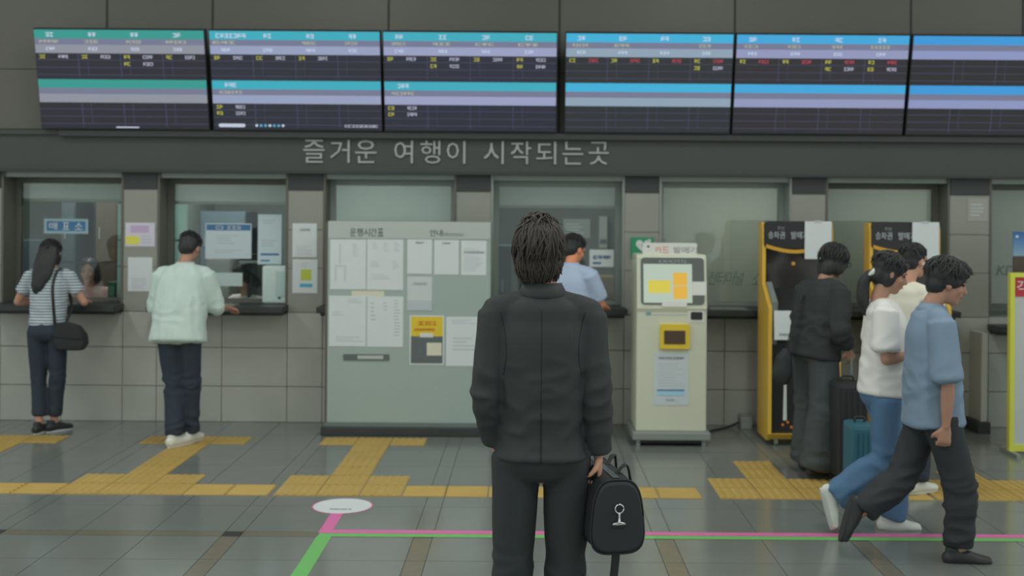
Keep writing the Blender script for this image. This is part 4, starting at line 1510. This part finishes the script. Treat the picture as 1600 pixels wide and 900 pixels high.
def seam(garment, pts, m, r=.0016, name='seam'):
    """stitched line laid on the back of a garment through (x, z) points"""
    bvh = BVHTree.FromPolygons([v.co.copy() for v in garment.data.vertices], [tuple(p.vertices) for p in garment.data.polygons])
    q = []
    for x, z in pts:
        h = bvh.ray_cast(V(x, -1, z), V(0, 1, 0))[0]
        if h is not None:
            q.append(h + V(0, -r * .3, 0))
    if len(q) > 2:
        obj(name, MB().loft(q, [r] * len(q), (1, 0, 0), seg=6, sub=2, cap=.3), [m], garment, local=True, sm=True)


M_seam = mat('suit_seam', (30, 33, 34), .8)
zs_ = lambda a, e, n=16: [a + (e - a) * i / n for i in range(n + 1)]
seam(jk, [(-.004, z) for z in zs_(1.50, 1.14)], M_seam, .0013, 'back_seam')
seam(jk, [(-.004, z) for z in zs_(1.13, .945)], M_seam, .0026, 'back_vent')
for sg in (-1, 1):
    seam(jk, [(sg * (.160 - .028 * math.sin(math.pi * (1.50 - z) / .30)), z) for z in zs_(1.49, 1.26)], M_seam, .0014, 'armhole_seam')
for s in 'LR':
    shoe(J, s, [M_shb], [M_soled], man)
hair(J, [M_hairb], man, [((0, -.022, .030), (.088, .104, .094)), ((0, -.045, -.035), (.072, .062, .078)), ((-.045, -.03, -.015), (.042, .068, .065)), ((.045, -.03, -.015), (.042, .068, .065)), ((.025, -.01, .085), (.055, .07, .045)), ((-.03, -.02, .078), (.048, .06, .042)), ((0, .05, .055), (.066, .05, .05))],
     [dict(n=330, c=(0, -.022, .030), R=(.090, .106, .097), th=(.05, 1.1), ln=(.6, 1.3), rad=.0042, back=(-.95, .95), lift=.002, drop=.012, drift=.55),
      dict(n=190, c=(0, -.042, -.025), R=(.077, .068, .084), th=(.7, 1.5), ln=(.6, 1.1), rad=.0036, back=(-.62, .62), lift=.002, drop=.008, drift=.45),
      dict(n=46, c=(0, -.01, .045), R=(.084, .095, .096), th=(.02, .5), ln=(.4, .9), rad=.0032, back=(-1, 1), lift=.010, drift=1.0)], seed=5, amp=.007)

# ---------------------------------------------------------------- his duffel bag
hx, hy = xm + .218, YM + .012
bx, bz0 = PX(966, 866, 4.12)
bag = thing('duffel_bag', 'black duffel bag with a chrome clasp carried by the man in the suit', 'bag', (bx, 4.12, bz0), math.radians(11))
hwb, hb, ln = .100, .265, .44
poly = []
for i in range(40):
    a = 2 * math.pi * i / 40
    ca, sa = math.cos(a), math.sin(a)
    w_ = math.copysign(abs(ca) ** .55, ca)
    h_ = math.copysign(abs(sa) ** (.42 if sa < 0 else .62), sa)
    z = hb / 2 + h_ * hb / 2
    taper = 1.0 - .26 * max(0, (z / hb - .25)) ** 1.2
    poly.append((w_ * hwb * taper, z))
vs, fs = [], []
ys = [(0, .90), (.006, .965), (.02, 1.0), (.22, 1.04), (.42, 1.0), (.434, .965), (.44, .90)]
for y, s in ys:
    for (x, z) in poly:
        vs.append((x * s, y, hb / 2 + (z - hb / 2) * s))
n = len(poly)
for r in range(len(ys) - 1):
    for j in range(n):
        q = (j + 1) % n
        fs.append((r * n + q, r * n + j, (r + 1) * n + j, (r + 1) * n + q)[::-1])
fs += [tuple(range(n)), tuple(range(len(vs) - 1, len(vs) - n - 1, -1))]
obj('shell', MB().add(vs, fs), [M_bag], bag, local=True, sm=False)
for y in (.014, .426):
    b = MB().loft([(x * 1.015, y, hb / 2 + (z - hb / 2) * 1.015) for x, z in poly] + [(poly[0][0] * 1.015, y, hb / 2 + (poly[0][1] - hb / 2) * 1.015)], [.0045] * (n + 1), (0, 1, 0), seg=6, sub=1, cap=0)
    obj('piping', b, [M_strap], bag, local=True, sm=True)
obj('zipper', MB().box(-.012, .012, .03, .41, hb + .001, hb + .007), [M_chrome], bag, local=True)
# handles meet in the fist
Mb = Matrix.Translation((bx, 4.12, bz0)) @ Matrix.Rotation(math.radians(11), 4, 'Z')
fist = Mb.inverted() @ V(hx, hy, .862)
for sx in (-1, 1):
    pts = [V(sx * .088, .11, hb * .62), V(sx * .080, .12, hb * .88), V(sx * .062, .135, hb + .03), V(fist.x + sx * .012, fist.y - .045, fist.z - .02), V(fist.x + sx * .008, fist.y, fist.z + .004),
           V(fist.x + sx * .012, fist.y + .045, fist.z - .02), V(sx * .062, .305, hb + .03), V(sx * .080, .32, hb * .88), V(sx * .088, .33, hb * .62)]
    obj('handle', MB().loft(pts, [(.014, .004)] * 3 + [(.011, .006)] * 3 + [(.014, .004)] * 3, (0, 1, 0), seg=10, sub=4), [M_strap], bag, local=True, sm=True)
# clasp on the end panel
cl = obj('clasp_tab', MB().box(-.024, .024, -.006, .002, .098, .112), [M_strap], bag, local=True)
rb = MB()
rb.loft([V(.016 * math.cos(a), -.012, .168 + .016 * math.sin(a)) for a in [i * math.pi / 8 for i in range(17)]], [.0028] * 17, (0, 1, 0), seg=6, sub=1, cap=0)
obj('ring', rb, [M_chrome], bag, local=True, sm=True)
ck = MB().loft([(0, -.010, .152), (0, -.012, .135), (0, -.011, .118)], [.005, .004, .007], seg=8, sub=3)
ck.loft([(-.022, -.009, .112), (0, -.011, .118), (.022, -.009, .112)], [.003, .0045, .003], (0, 1, 0), seg=6, sub=3)
ck.box(-.025, .025, -.009, -.005, .108, .112)
obj('clasp', ck, [M_chrome], bag, local=True, sm=True)
# shoulder strap hanging in a loop under the bag
sp = [V(-.105, .30, .03), V(-.112, .2, -.05), V(-.105, .12, -.14), V(-.08, .08, -.24), V(-.045, .06, -.26), V(-.018, .04, -.18), V(-.005, .03, -.06), V(.0, .03, .004)]
obj('shoulder_strap', MB().loft(sp, [(.017, .0025)] * 8, (1, .2, 0), seg=8, sub=5), [M_strap], bag, local=True, sm=True)

# ---------------------------------------------------------------- 2 woman in the striped tee
Y2P = 9.42
x2 = PX(74, 560, Y2P)[0]
p2 = thing('person', 'woman in a striped tee with long dark hair leaning on the first counter', 'person', (x2, Y2P, 0))
J = std(.925)
k = J['k']
J['chest'] += V(0, .03, 0); J['neck'] = V(0, .05, 1.375); J['head'] = V(-.01, .085, 1.49); J['pitch'] = .25
J['shL'] = V(-.155, .035, 1.315); J['shR'] = V(.155, .035, 1.315)
J['elL'] = V(-.285, .07, 1.085); J['elR'] = V(.275, .07, 1.085); J['wrL'] = V(-.19, .27, 1.085); J['wrR'] = V(.20, .27, 1.085)
J['palmL'] = V(0, 0, -1); J['palmR'] = V(0, 0, -1); J['thumbL'] = 1; J['thumbR'] = -1
J['ankL'] = V(-.055, -.02, .08); J['kneeL'] = V(-.085, .03, .45); J['ankR'] = V(.035, .06, .08); J['kneeR'] = V(.07, .03, .45)
J['toeL'] = V(.15, 1, 0); J['toeR'] = V(.65, 1, 0)
body(J, [M_skin], p2, .0095)
pants(J, [M_navy], p2, hipw=.178, thigh=.092, knee=.07, hemr=.058, end=.82, amp=.005, seed=8, waist=.14)
top(J, [M_stripe], p2, 'striped_tee', hem=.06, hw=.165, hd=.115, ww=.150, wd=.110, cw=.165, cd=.115, sl=(.064, .06, .062), frac=.62, amp=.004, seed=4, shoulder=.052)
for s in 'LR':
    shoe(J, s, [M_shb], [M_sole], p2)


def longh(b, M):
    b.loft([M @ V(.0, -.05, .03), M @ V(-.005, -.085, -.08), M @ V(-.02, -.10, -.20), M @ V(-.045, -.10, -.30), M @ V(-.07, -.085, -.37)], [(.088, .06), (.092, .045), (.085, .035), (.06, .025), (.03, .015)], (1, 0, 0), seg=16)


hair(J, [M_hair], p2, [((0, -.015, .035), (.086, .102, .09)), ((-.05, .0, -.03), (.035, .07, .08)), ((.05, .0, -.03), (.035, .07, .08))],
     [dict(n=120, rad=.004, c=(0, -.015, .035), R=(.087, .103, .091), th=(.1, .8), ln=(.6, 1.1), back=(-.8, .8), drift=.2)], 11, longh)
# her shoulder bag
xb_ = PX(112, 530, Y2P - .06)[0]
bg2 = thing('shoulder_bag', 'black shoulder bag hanging at the hip of the woman in stripes', 'bag', (xb_, Y2P - .05, .70))
poly = [(-.13, .02), (-.10, 0), (.09, .0), (.125, .05), (.115, .13), (.06, .20), (-.05, .235), (-.12, .22), (-.15, .12)]
obj('pouch', MB().prism(poly, 'y', -.05, .05), [M_bag], bg2, local=True, bevel=.02, sm=True)
obj('flap', MB().prism([(-.14, .11), (.11, .09), (.105, .135), (.055, .202), (-.05, .238), (-.122, .224)], 'y', -.058, -.04), [M_strap], bg2, local=True, bevel=.006)
sx = x2 - xb_
obj('strap', MB().loft([(-.13, -.03, .2), (sx + .105, -.10, .44), (sx + .095, -.075, .55), (sx + .10, .0, .655), (sx + .11, .09, .66), (sx + .12, .14, .54), (sx + .17, .12, .36), (-.06, .02, .22)], [(.013, .003)] * 8, (1, 0, 0), seg=8, sub=5), [M_strap], bg2, local=True, sm=True)

# ---------------------------------------------------------------- 3 man in the mint shirt
Y3P = 8.93
x3 = PX(280, 600, Y3P)[0]
p3 = thing('person', 'man in a loose mint shirt and navy trousers at the second counter', 'person', (x3, Y3P, .009))
J = std(1.0)
J['pel'] = V(0, -.02, .93); J['waist'] = V(0, .0, 1.06); J['chest'] = V(.0, .06, 1.27); J['neck'] = V(.0, .13, 1.42); J['head'] = V(.015, .20, 1.545); J['pitch'] = .55; J['yaw'] = -.15
J['shL'] = V(-.165, .09, 1.345); J['shR'] = V(.165, .09, 1.345)
J['elL'] = V(-.215, .10, 1.08); J['wrL'] = V(-.17, .33, 1.04); J['elR'] = V(.235, .16, 1.09); J['wrR'] = V(.28, .40, 1.05)
J['palmL'] = V(0, 0, -1); J['palmR'] = V(0, 0, -1); J['thumbL'] = 1; J['thumbR'] = -1
J['hipL'] = V(-.09, -.02, .92); J['hipR'] = V(.09, -.02, .92)
J['kneeL'] = V(-.045, .01, .49); J['ankL'] = V(-.015, -.05, .085); J['kneeR'] = V(.075, .03, .49); J['ankR'] = V(.06, .10, .085)
J['toeL'] = V(.45, 1, 0); J['toeR'] = V(.2, 1, 0)
body(J, [M_skin2], p3, .0095)
pants(J, [M_navy], p3, hipw=.168, thigh=.090, knee=.078, hemr=.072, amp=.006, seed=18, crease=.012)
sh3 = top(J, [M_mintc], p3, 'mint_shirt', hem=-.11, hw=.225, hd=.160, ww=.205, wd=.15, cw=.190, cd=.140, sl=(.078, .076, .078), frac=1.05, cuff=.075, fxx=13, amp=.015, seed=14, collar=True, shoulder=.064, crease=.006)
for s in 'LR':
    shoe(J, s, [M_shw], [M_sole], p3)
hair(J, [M_hair], p3, SHORT, LSHORT, 21)


# ---------------------------------------------------------------- 4, 5 clerks seated behind the glass
def seated(u, v, Y, lab, mcloth, hairblobs, extra, seed, pitch, yaw, rot, lean=0.0, reach=None):
    x, z = PX(u, v, Y)
    p = thing('person', lab, 'person', (x, Y, 0), rot)
    J = std(.94)
    zh = z
    J['head'] = V(0, lean, zh)
    J['neck'] = V(0, lean - .04, zh - .14); J['chest'] = V(0, lean * .6 - .04, zh - .33); J['waist'] = V(0, -.02, zh - .55); J['pel'] = V(0, -.02, zh - .68)
    J['shL'] = V(-.165, lean - .05, zh - .20); J['shR'] = V(.165, lean - .05, zh - .20)
    J['elL'] = V(-.23, lean + .06, zh - .40); J['elR'] = V(.23, lean + .06, zh - .40)
    J['wrL'] = V(-.12, lean + .25, zh - .38); J['wrR'] = V(.12, lean + .25, zh - .38)
    J['palmL'] = J['palmR'] = V(0, 0, -1)
    J['thumbL'] = -1; J['thumbR'] = 1
    hz = zh - .69
    for s, sg in (('L', -1), ('R', 1)):
        J['hip' + s] = V(sg * .09, -.01, hz)
        J['knee' + s] = V(sg * .10, .36, hz + .01)
        J['ank' + s] = V(sg * .10, .30, max(.09, hz - .42))
    J['pitch'], J['yaw'] = pitch, yaw
    body(J, [M_skin], p, .0095)
    pants(J, [M_navy], p, hipw=.17, thigh=.085, knee=.066, hemr=.055, seed=seed)
    top(J, [mcloth], p, 'blouse', hem=.02, hw=.165, hd=.125, ww=.155, wd=.115, cw=.165, cd=.118, sl=(.062, .06, .056), longs=True, cuff=.04, amp=.005, seed=seed, shoulder=.052)
    for s in 'LR':
        shoe(J, s, [M_shb], [M_soled], p)
    hair(J, [M_hair], p, hairblobs, [dict(n=40, c=(0, -.02, .04), R=(.087, .1, .088), th=(.1, .8), ln=(.5, 1.0), back=(-.8, .8), drift=.3)], seed, extra)
    # the stool
    st = thing('office_stool', 'grey office stool under the ' + lab.split(' with')[0].replace('ticket ', ''), 'stool', (x, Y, 0), rot, 'office stools behind the windows')
    zs = hz - .10
    obj('seat', MB().loft([(0, 0, zs - .05), (0, 0, zs)], [.2, .21], seg=24, sub=2, cap=.1), [M_cab], st, local=True)
    obj('column', MB().loft([(0, 0, .06), (0, 0, zs - .05)], [.025, .025], seg=12, sub=1, cap=0), [M_alu], st, local=True)
    obj('base', MB().loft([(0, 0, 0), (0, 0, .03), (0, 0, .06)], [.24, .2, .04], seg=24, sub=2, cap=0), [M_alu], st, local=True)
    fr = max(.0, hz - .42 - .085)
    obj('foot_ring', MB().loft([V(0, .30, fr - .03), V(0, .30, fr - .006)], [(.16, .14), (.16, .14)], seg=20, sub=1, cap=0).box(-.02, .02, 0, .3, fr - .03, fr - .012), [M_alu], st, local=True)
    return p


def bobx(b, M):
    b.loft([M @ V(0, -.05, .03), M @ V(0, -.07, -.08), M @ V(.02, -.075, -.19)], [(.09, .06), (.095, .05), (.07, .035)], (1, 0, 0), seg=14)


LH = [((0, -.026, .042), (.088, .1, .088)), ((-.062, -.015, -.03), (.028, .06, .085)), ((.062, -.015, -.03), (.028, .06, .085))]
seated(139, 424, 10.82, 'ticket clerk in a dull pink blouse behind the first window', M_pinkc, LH, bobx, 31, .1, .0, math.radians(188))
seated(386, 436, 10.72, 'ticket clerk bowing over the desk behind the second window', M_greyc, LH, bobx, 33, .9, 0, math.radians(150), .05)

# ---------------------------------------------------------------- 6 man in the pale blue shirt at the fourth window
Y6P = 9.28
x6 = PX(890, 500, Y6P)[0]
p6 = thing('person', 'man in a pale blue shirt at the fourth window beyond the suited man', 'person', (x6, Y6P, 0), math.radians(-28))
J = std(.975)
J['pitch'] = .35; J['head'] += V(0, .06, -.03); J['neck'] += V(0, .03, -.01); J['yaw'] = -.35
J['elR'] = V(.24, .10, 1.12); J['wrR'] = V(.15, .32, 1.09); J['elL'] = V(-.24, .10, 1.12); J['wrL'] = V(-.15, .32, 1.09)
J['palmL'] = J['palmR'] = V(0, 0, -1)
body(J, [skin('skin_warm', (196, 128, 96))], p6, .0095)
pants(J, [M_navy], p6, seed=40)
top(J, [M_ltb], p6, 'shirt', hem=-.04, hw=.19, hd=.135, ww=.18, wd=.125, frac=.8, amp=.008, seed=41, collar=True, sl=(.075, .072, .070))
for s in 'LR':
    shoe(J, s, [M_shb], [M_soled], p6)
hair(J, [M_hair], p6, SHORT, LSHORT, 42)

# ---------------------------------------------------------------- 7 person in the black top at the kiosk
Y7P = 8.12
x7 = PX(1272, 640, Y7P)[0]
p7 = thing('person', 'person in a black long-sleeved top and wide slate trousers at the yellow kiosk', 'person', (x7, Y7P, .009), math.radians(-62))
J = std(.95)
J['waist'] += V(0, .02, 0); J['chest'] += V(0, .06, -.01); J['neck'] += V(0, .11, -.02); J['head'] += V(0, .165, -.035); J['pitch'] = .30; J['yaw'] = -.1
J['shL'] += V(0, .09, -.02); J['shR'] += V(0, .09, -.02)
J['elL'] = V(-.24, .08, 1.06); J['wrL'] = V(-.16, .26, .98)
J['elR'] = V(.25, .0, 1.05); J['wrR'] = V(.24, .08, .92)
J['ankL'] = V(-.12, .05, .085); J['kneeL'] = V(-.11, .06, .47); J['ankR'] = V(.11, -.07, .085); J['kneeR'] = V(.11, .0, .47)
body(J, [M_skin2], p7, .0095)
pants(J, [M_wide], p7, hipw=.185, thigh=.115, knee=.118, hemr=.128, end=1.05, amp=.012, seed=50, crease=.012, hd=.14)
top(J, [M_hood], p7, 'black_top', hem=-.06, hw=.225, hd=.165, ww=.215, wd=.16, cw=.21, cd=.15, sl=(.088, .082, .076), longs=True, cuff=.052, amp=.012, seed=51, shoulder=.068, crease=.01)
for s in 'LR':
    shoe(J, s, [M_shb], [M_soled], p7)
hair(J, [M_hair], p7, [((0, -.018, .04), (.094, .110, .096)), ((-.06, -.005, -.03), (.035, .07, .08)), ((.06, -.005, -.03), (.035, .07, .08)), ((0, -.06, -.06), (.082, .058, .095)), ((0, .05, .07), (.07, .05, .045)), ((.05, .055, .01), (.03, .03, .06)), ((-.05, .055, .01), (.03, .03, .06))],
     [dict(n=220, c=(0, -.018, .03), R=(.098, .114, .107), th=(.1, 1.3), ln=(.6, 1.1), rad=.004, back=(-.9, .9), drift=.3)], 52)
gl = MB()
# glasses: temple arm and lens ring
Mh = headM(J)
for s in (-1, 1):
    gl.loft([Mh @ V(s * .034 + .024 * math.cos(a), .112, .008 + .020 * math.sin(a)) for a in [i * math.pi / 6 for i in range(13)]], [.0022] * 13, (0, 1, 0), seg=5, sub=1, cap=0)
    gl.loft([Mh @ V(s * .058, .108, .012), Mh @ V(s * .084, .05, .012), Mh @ V(s * .086, -.02, .004)], [.002] * 3, (0, 0, 1), seg=5, sub=2)
gl.loft([Mh @ V(-.010, .112, .012), Mh @ V(.010, .112, .012)], [.002] * 2, (0, 0, 1), seg=5, sub=1)
obj('glasses', gl, [M_black], p7, local=True)

# ---------------------------------------------------------------- 8 woman in the white tee, walking right
Y8P = 6.68
x8 = PX(1390, 640, Y8P)[0]
p8 = thing('person', 'woman in a white tee and blue jeans striding right', 'person', (x8, Y8P, 0), math.radians(-90))
J = std(.945)
f8 = lambda u, v, dx=0.0: V(dx, PX(u, v, Y8P)[0] - x8, PX(u, v, Y8P)[1])
J['pel'] = f8(1378, 612); J['waist'] = f8(1380, 576); J['chest'] = f8(1384, 515); J['neck'] = f8(1374, 465); J['head'] = f8(1391, 428)
J['pitch'] = .35; J['yaw'] = -.12
J['hipL'] = f8(1378, 618, -.085); J['hipR'] = f8(1378, 618, .085)
J['kneeR'] = f8(1374, 712, .075); J['ankR'] = f8(1302, 772, .06); J['toeR'] = V(0, .28, -1); J['upR'] = V(0, 1, .28)
J['kneeL'] = f8(1408, 720, -.06); J['ankL'] = f8(1396, 812, -.04); J['toeL'] = V(0, 1, 0)
J['shL'] = f8(1384, 478, -.155); J['shR'] = f8(1372, 482, .155)
J['elR'] = f8(1368, 556, .20); J['wrR'] = f8(1412, 550, .12); J['elL'] = f8(1382, 552, -.20); J['wrL'] = f8(1414, 546, -.08)
J['palmR'] = V(-1, 0, .4); J['palmL'] = V(1, 0, .4); J['curlR'] = .7; J['curlL'] = .7; J['thumbR'] = 1; J['thumbL'] = -1
body(J, [M_skin2], p8, .0085)
pants(J, [M_jean], p8, hipw=.165, hd=.135, thigh=.095, knee=.082, hemr=.085, end=1.0, amp=.006, seed=60, crease=.012, waist=.145)
top(J, [M_tee], p8, 'white_tee', hem=-.005, hw=.185, hd=.150, ww=.175, wd=.145, cw=.170, cd=.130, sl=(.080, .082, .088), frac=.80, amp=.009, seed=61, shoulder=.056, crease=.006)
for s in 'LR':
    shoe(J, s, [M_shw], [M_sole], p8)


def tail(b, M):
    q = M @ V(0, -.10, -.03)
    b.loft([M @ V(0, -.08, -.02), q + V(0, -.03, -.01), q + V(0, -.055, -.07), q + V(0, -.06, -.15), q + V(0, -.045, -.24)], [.02, .026, .036, .040, .018], (1, 0, 0), seg=12)


hair(J, [M_hair], p8, [((0, -.020, .042), (.088, .106, .09)), ((0, -.058, -.02), (.074, .055, .075)), ((-.055, -.01, -.02), (.03, .045, .07)), ((.055, -.01, -.02), (.03, .045, .07)), ((0, .048, .072), (.066, .046, .036))],
     [dict(n=170, rad=.0038, c=(0, -.02, .042), R=(.089, .107, .091), th=(.1, .9), ln=(.5, 1.1), back=(-.75, .75))], 62, tail)
M8 = headM(J)
sc = MB()
sc.loft([M8 @ V(.032 * math.cos(a), -.108 + .012 * math.sin(a), -.028 + .030 * math.sin(a)) for a in [i * math.pi / 6 for i in range(13)]], [.013] * 13, (0, 1, 0), seg=8, sub=2, cap=0)
obj('scrunchie', fuse(sc, .007, 1, folds(.006, 60, 60)), [M_shw], p8, local=True)
ph = thing('phone', 'dark phone held by the woman in the white tee', 'phone', (PX(1414, 543, Y8P)[0] + .03, Y8P - .05, PX(1414, 543, Y8P)[1] + .02), math.radians(20))
ph.rotation_euler = (0, math.radians(28), math.radians(10))
obj('case', MB().box(-.012, -.002, -.04, .04, -.055, .085), [M_black], ph, local=True, bevel=.004)
obj('screen', MB().box(-.0135, -.012, -.035, .035, -.05, .08), [mat('phone_glass', (30, 32, 34), .1)], ph, local=True)

# ---------------------------------------------------------------- 9 person in the cream tee behind them
Y9P = 7.65
x9 = PX(1420, 560, Y9P)[0]
p9 = thing('person', 'person in a cream tee standing between the two walkers', 'person', (x9, Y9P, .009), math.radians(-55))
J = std(.945)
J['head'] += V(0, .03, 0); J['pitch'] = .1; J['yaw'] = -.1
J['elL'] = V(-.23, .06, 1.06); J['wrL'] = V(-.12, .26, 1.0); J['elR'] = V(.23, .06, 1.06); J['wrR'] = V(.12, .26, 1.0)
body(J, [M_skin], p9, .0095)
pants(J, [M_navy], p9, hipw=.17, thigh=.092, knee=.08, hemr=.075, seed=70)
top(J, [M_teec], p9, 'cream_tee', hem=-.03, hw=.19, hd=.14, ww=.18, wd=.135, cw=.18, cd=.13, sl=(.078, .08, .084), frac=.85, amp=.009, seed=71, shoulder=.058)
for s in 'LR':
    shoe(J, s, [M_shw], [M_sole], p9)
hair(J, [M_hair], p9, SHORT, LSHORT, 72)
M9 = headM(J)
eb = MB()
eb.ball((.083, .004, -.016), (.009, .009, .014), M9, 8, 6)
obj('earbud', eb, [M_shw], p9, local=True, sm=True)

# ---------------------------------------------------------------- 10 man in the dusty blue shirt, walking right
YTP = 6.13
xt = PX(1462, 640, YTP)[0]
p10 = thing('person', 'man in a dusty blue short-sleeved shirt and black trousers striding right', 'person', (xt, YTP, 0), math.radians(-90))
J = std(.965)
ft = lambda u, v, dx=0.0: V(dx, PX(u, v, YTP)[0] - xt, PX(u, v, YTP)[1])
J['pel'] = ft(1458, 640); J['waist'] = ft(1456, 600); J['chest'] = ft(1455, 530); J['neck'] = ft(1456, 478); J['head'] = ft(1480, 443)
J['pitch'] = .25; J['yaw'] = -.12
J['hipL'] = ft(1460, 645, -.09); J['hipR'] = ft(1460, 645, .09)
J['kneeR'] = ft(1492, 755, .07); J['ankR'] = ft(1492, 856, .05); J['toeR'] = V(0, 1, 0)
J['kneeL'] = ft(1415, 752, -.08); J['ankL'] = ft(1352, 806, -.07); J['toeL'] = V(0, -.25, -1); J['upL'] = V(0, 1, -.25)
J['shR'] = ft(1452, 497, .185); J['shL'] = ft(1462, 493, -.185)
J['elR'] = ft(1456, 592, .235); J['wrR'] = ft(1455, 655, .215); J['elL'] = ft(1480, 590, -.24); J['wrL'] = ft(1500, 650, -.22)
J['palmR'] = V(-1, .1, 0); J['curlR'] = 1.15; J['curlL'] = .8; J['hdR'] = V(-.05, -.08, -1)
body(J, [M_skin2], p10, .0085)
pants(J, [mat('trouser_black', (44, 47, 50), rough=.8, var=.1, scale=20)], p10, hipw=.17, hd=.14, thigh=.105, knee=.086, hemr=.074, end=.93, amp=.006, seed=80, crease=.014)
sh10 = top(J, [M_bluec], p10, 'blue_shirt', hem=-.075, hw=.195, hd=.165, ww=.185, wd=.15, cw=.185, cd=.135, sl=(.080, .082, .088), frac=.92, amp=.009, seed=81, collar=True, shoulder=.060, crease=.008)
for s in 'LR':
    shoe(J, s, [M_shb], [M_soled], p10)
hair(J, [M_hair], p10, [((0, -.020, .048), (.094, .114, .097)), ((0, -.056, -.01), (.078, .062, .074)), ((0, .058, .078), (.074, .052, .040)), ((-.06, .0, .02), (.03, .06, .045)), ((.06, .0, .02), (.03, .06, .045))],
     [dict(n=240, rad=.0038, c=(0, -.02, .048), R=(.095, .115, .098), th=(.05, .9), ln=(.5, 1.1), back=(-.8, .8)), dict(n=50, rad=.0036, c=(0, .0, .052), R=(.092, .112, .090), th=(.3, .7), ln=(.5, .7), back=(.75, 1.25), drift=.2)], 82)

# ---------------------------------------------------------------- luggage
def suitcase(lab, u0, u1, v0, Y, m, handle=None, rot=0.0):
    xa, zt = PX(u0, v0, Y)
    xb = PX(u1, v0, Y)[0]
    w = xb - xa
    t = thing('suitcase', lab, 'suitcase', ((xa + xb) / 2, Y + .14, .010), rot)
    sh = obj('shell', MB().box(-w / 2, w / 2, -.13, .13, .05, zt), [m], t, local=True, bevel=.03, sm=False)
    for i in range(5):
        x = -w / 2 + w * (i + .5) / 5
        obj('rib', MB().box(x - w * .05, x + w * .05, -.135, -.128, .10, zt - .05), [m], sh, local=True)
    for sx in (-1, 1):
        for sy in (-1, 1):
            obj('wheel', MB().loft([(sx * (w / 2 - .03) - .012, sy * .1, .026), (sx * (w / 2 - .03) + .012, sy * .1, .026)], [.026, .026], (0, 1, 0), seg=12, sub=1, cap=.2), [M_black], t, local=True)
    obj('grip', MB().loft([(-w * .2, 0, zt), (-w * .18, 0, zt + .03), (w * .18, 0, zt + .03), (w * .2, 0, zt)], [.008] * 4, (0, 1, 0), seg=8), [M_black], t, local=True, sm=True)
    if handle:
        hb_ = obj('telescopic_handle', MB().box(-.075, -.06, .09, .105, zt - .05, handle).box(.06, .075, .09, .105, zt - .05, handle), [M_alu], t, local=True)
        obj('handle_grip', MB().box(-.085, .085, .082, .112, handle, handle + .035), [M_black], hb_, local=True, bevel=.008)
    return t


suitcase('black suitcase with its handle pulled out beside the person in black', 1309, 1356, 602, 7.72, mat('suitcase_black', (40, 43, 44), .5), PX(1323, 543, 7.72)[1], .1)
suitcase('small teal suitcase behind the legs of the woman in jeans', 1334, 1372, 668, 7.25, mat('suitcase_teal', (48, 92, 106), .45))

# dark cloth bag on the left hip of the person in black
xa, za = PX(1226, 546, 8.0)
tb = thing('cloth_bag', 'black cloth bag hanging at the back of the person in black', 'bag', (xa, 8.05, za - .24))
bb = MB().loft([(0, 0, .0), (-.004, 0, .07), (.006, 0, .16), (.02, 0, .23)], [(.05, .045), (.075, .06), (.06, .05), (.03, .03)], (1, 0, 0), seg=14, sub=4, cap=.4)
obj('pouch', fuse(bb, .01, 3, folds(.008, 20, 12, 5)), [M_bag], tb, local=True)
obj('strap', MB().loft([(.02, 0, .22), (.05, .0, .36), (.10, .02, .52), (.15, .06, .62)], [(.012, .003)] * 4, (0, 1, 0), seg=8, sub=4), [M_strap], tb, local=True, sm=True)
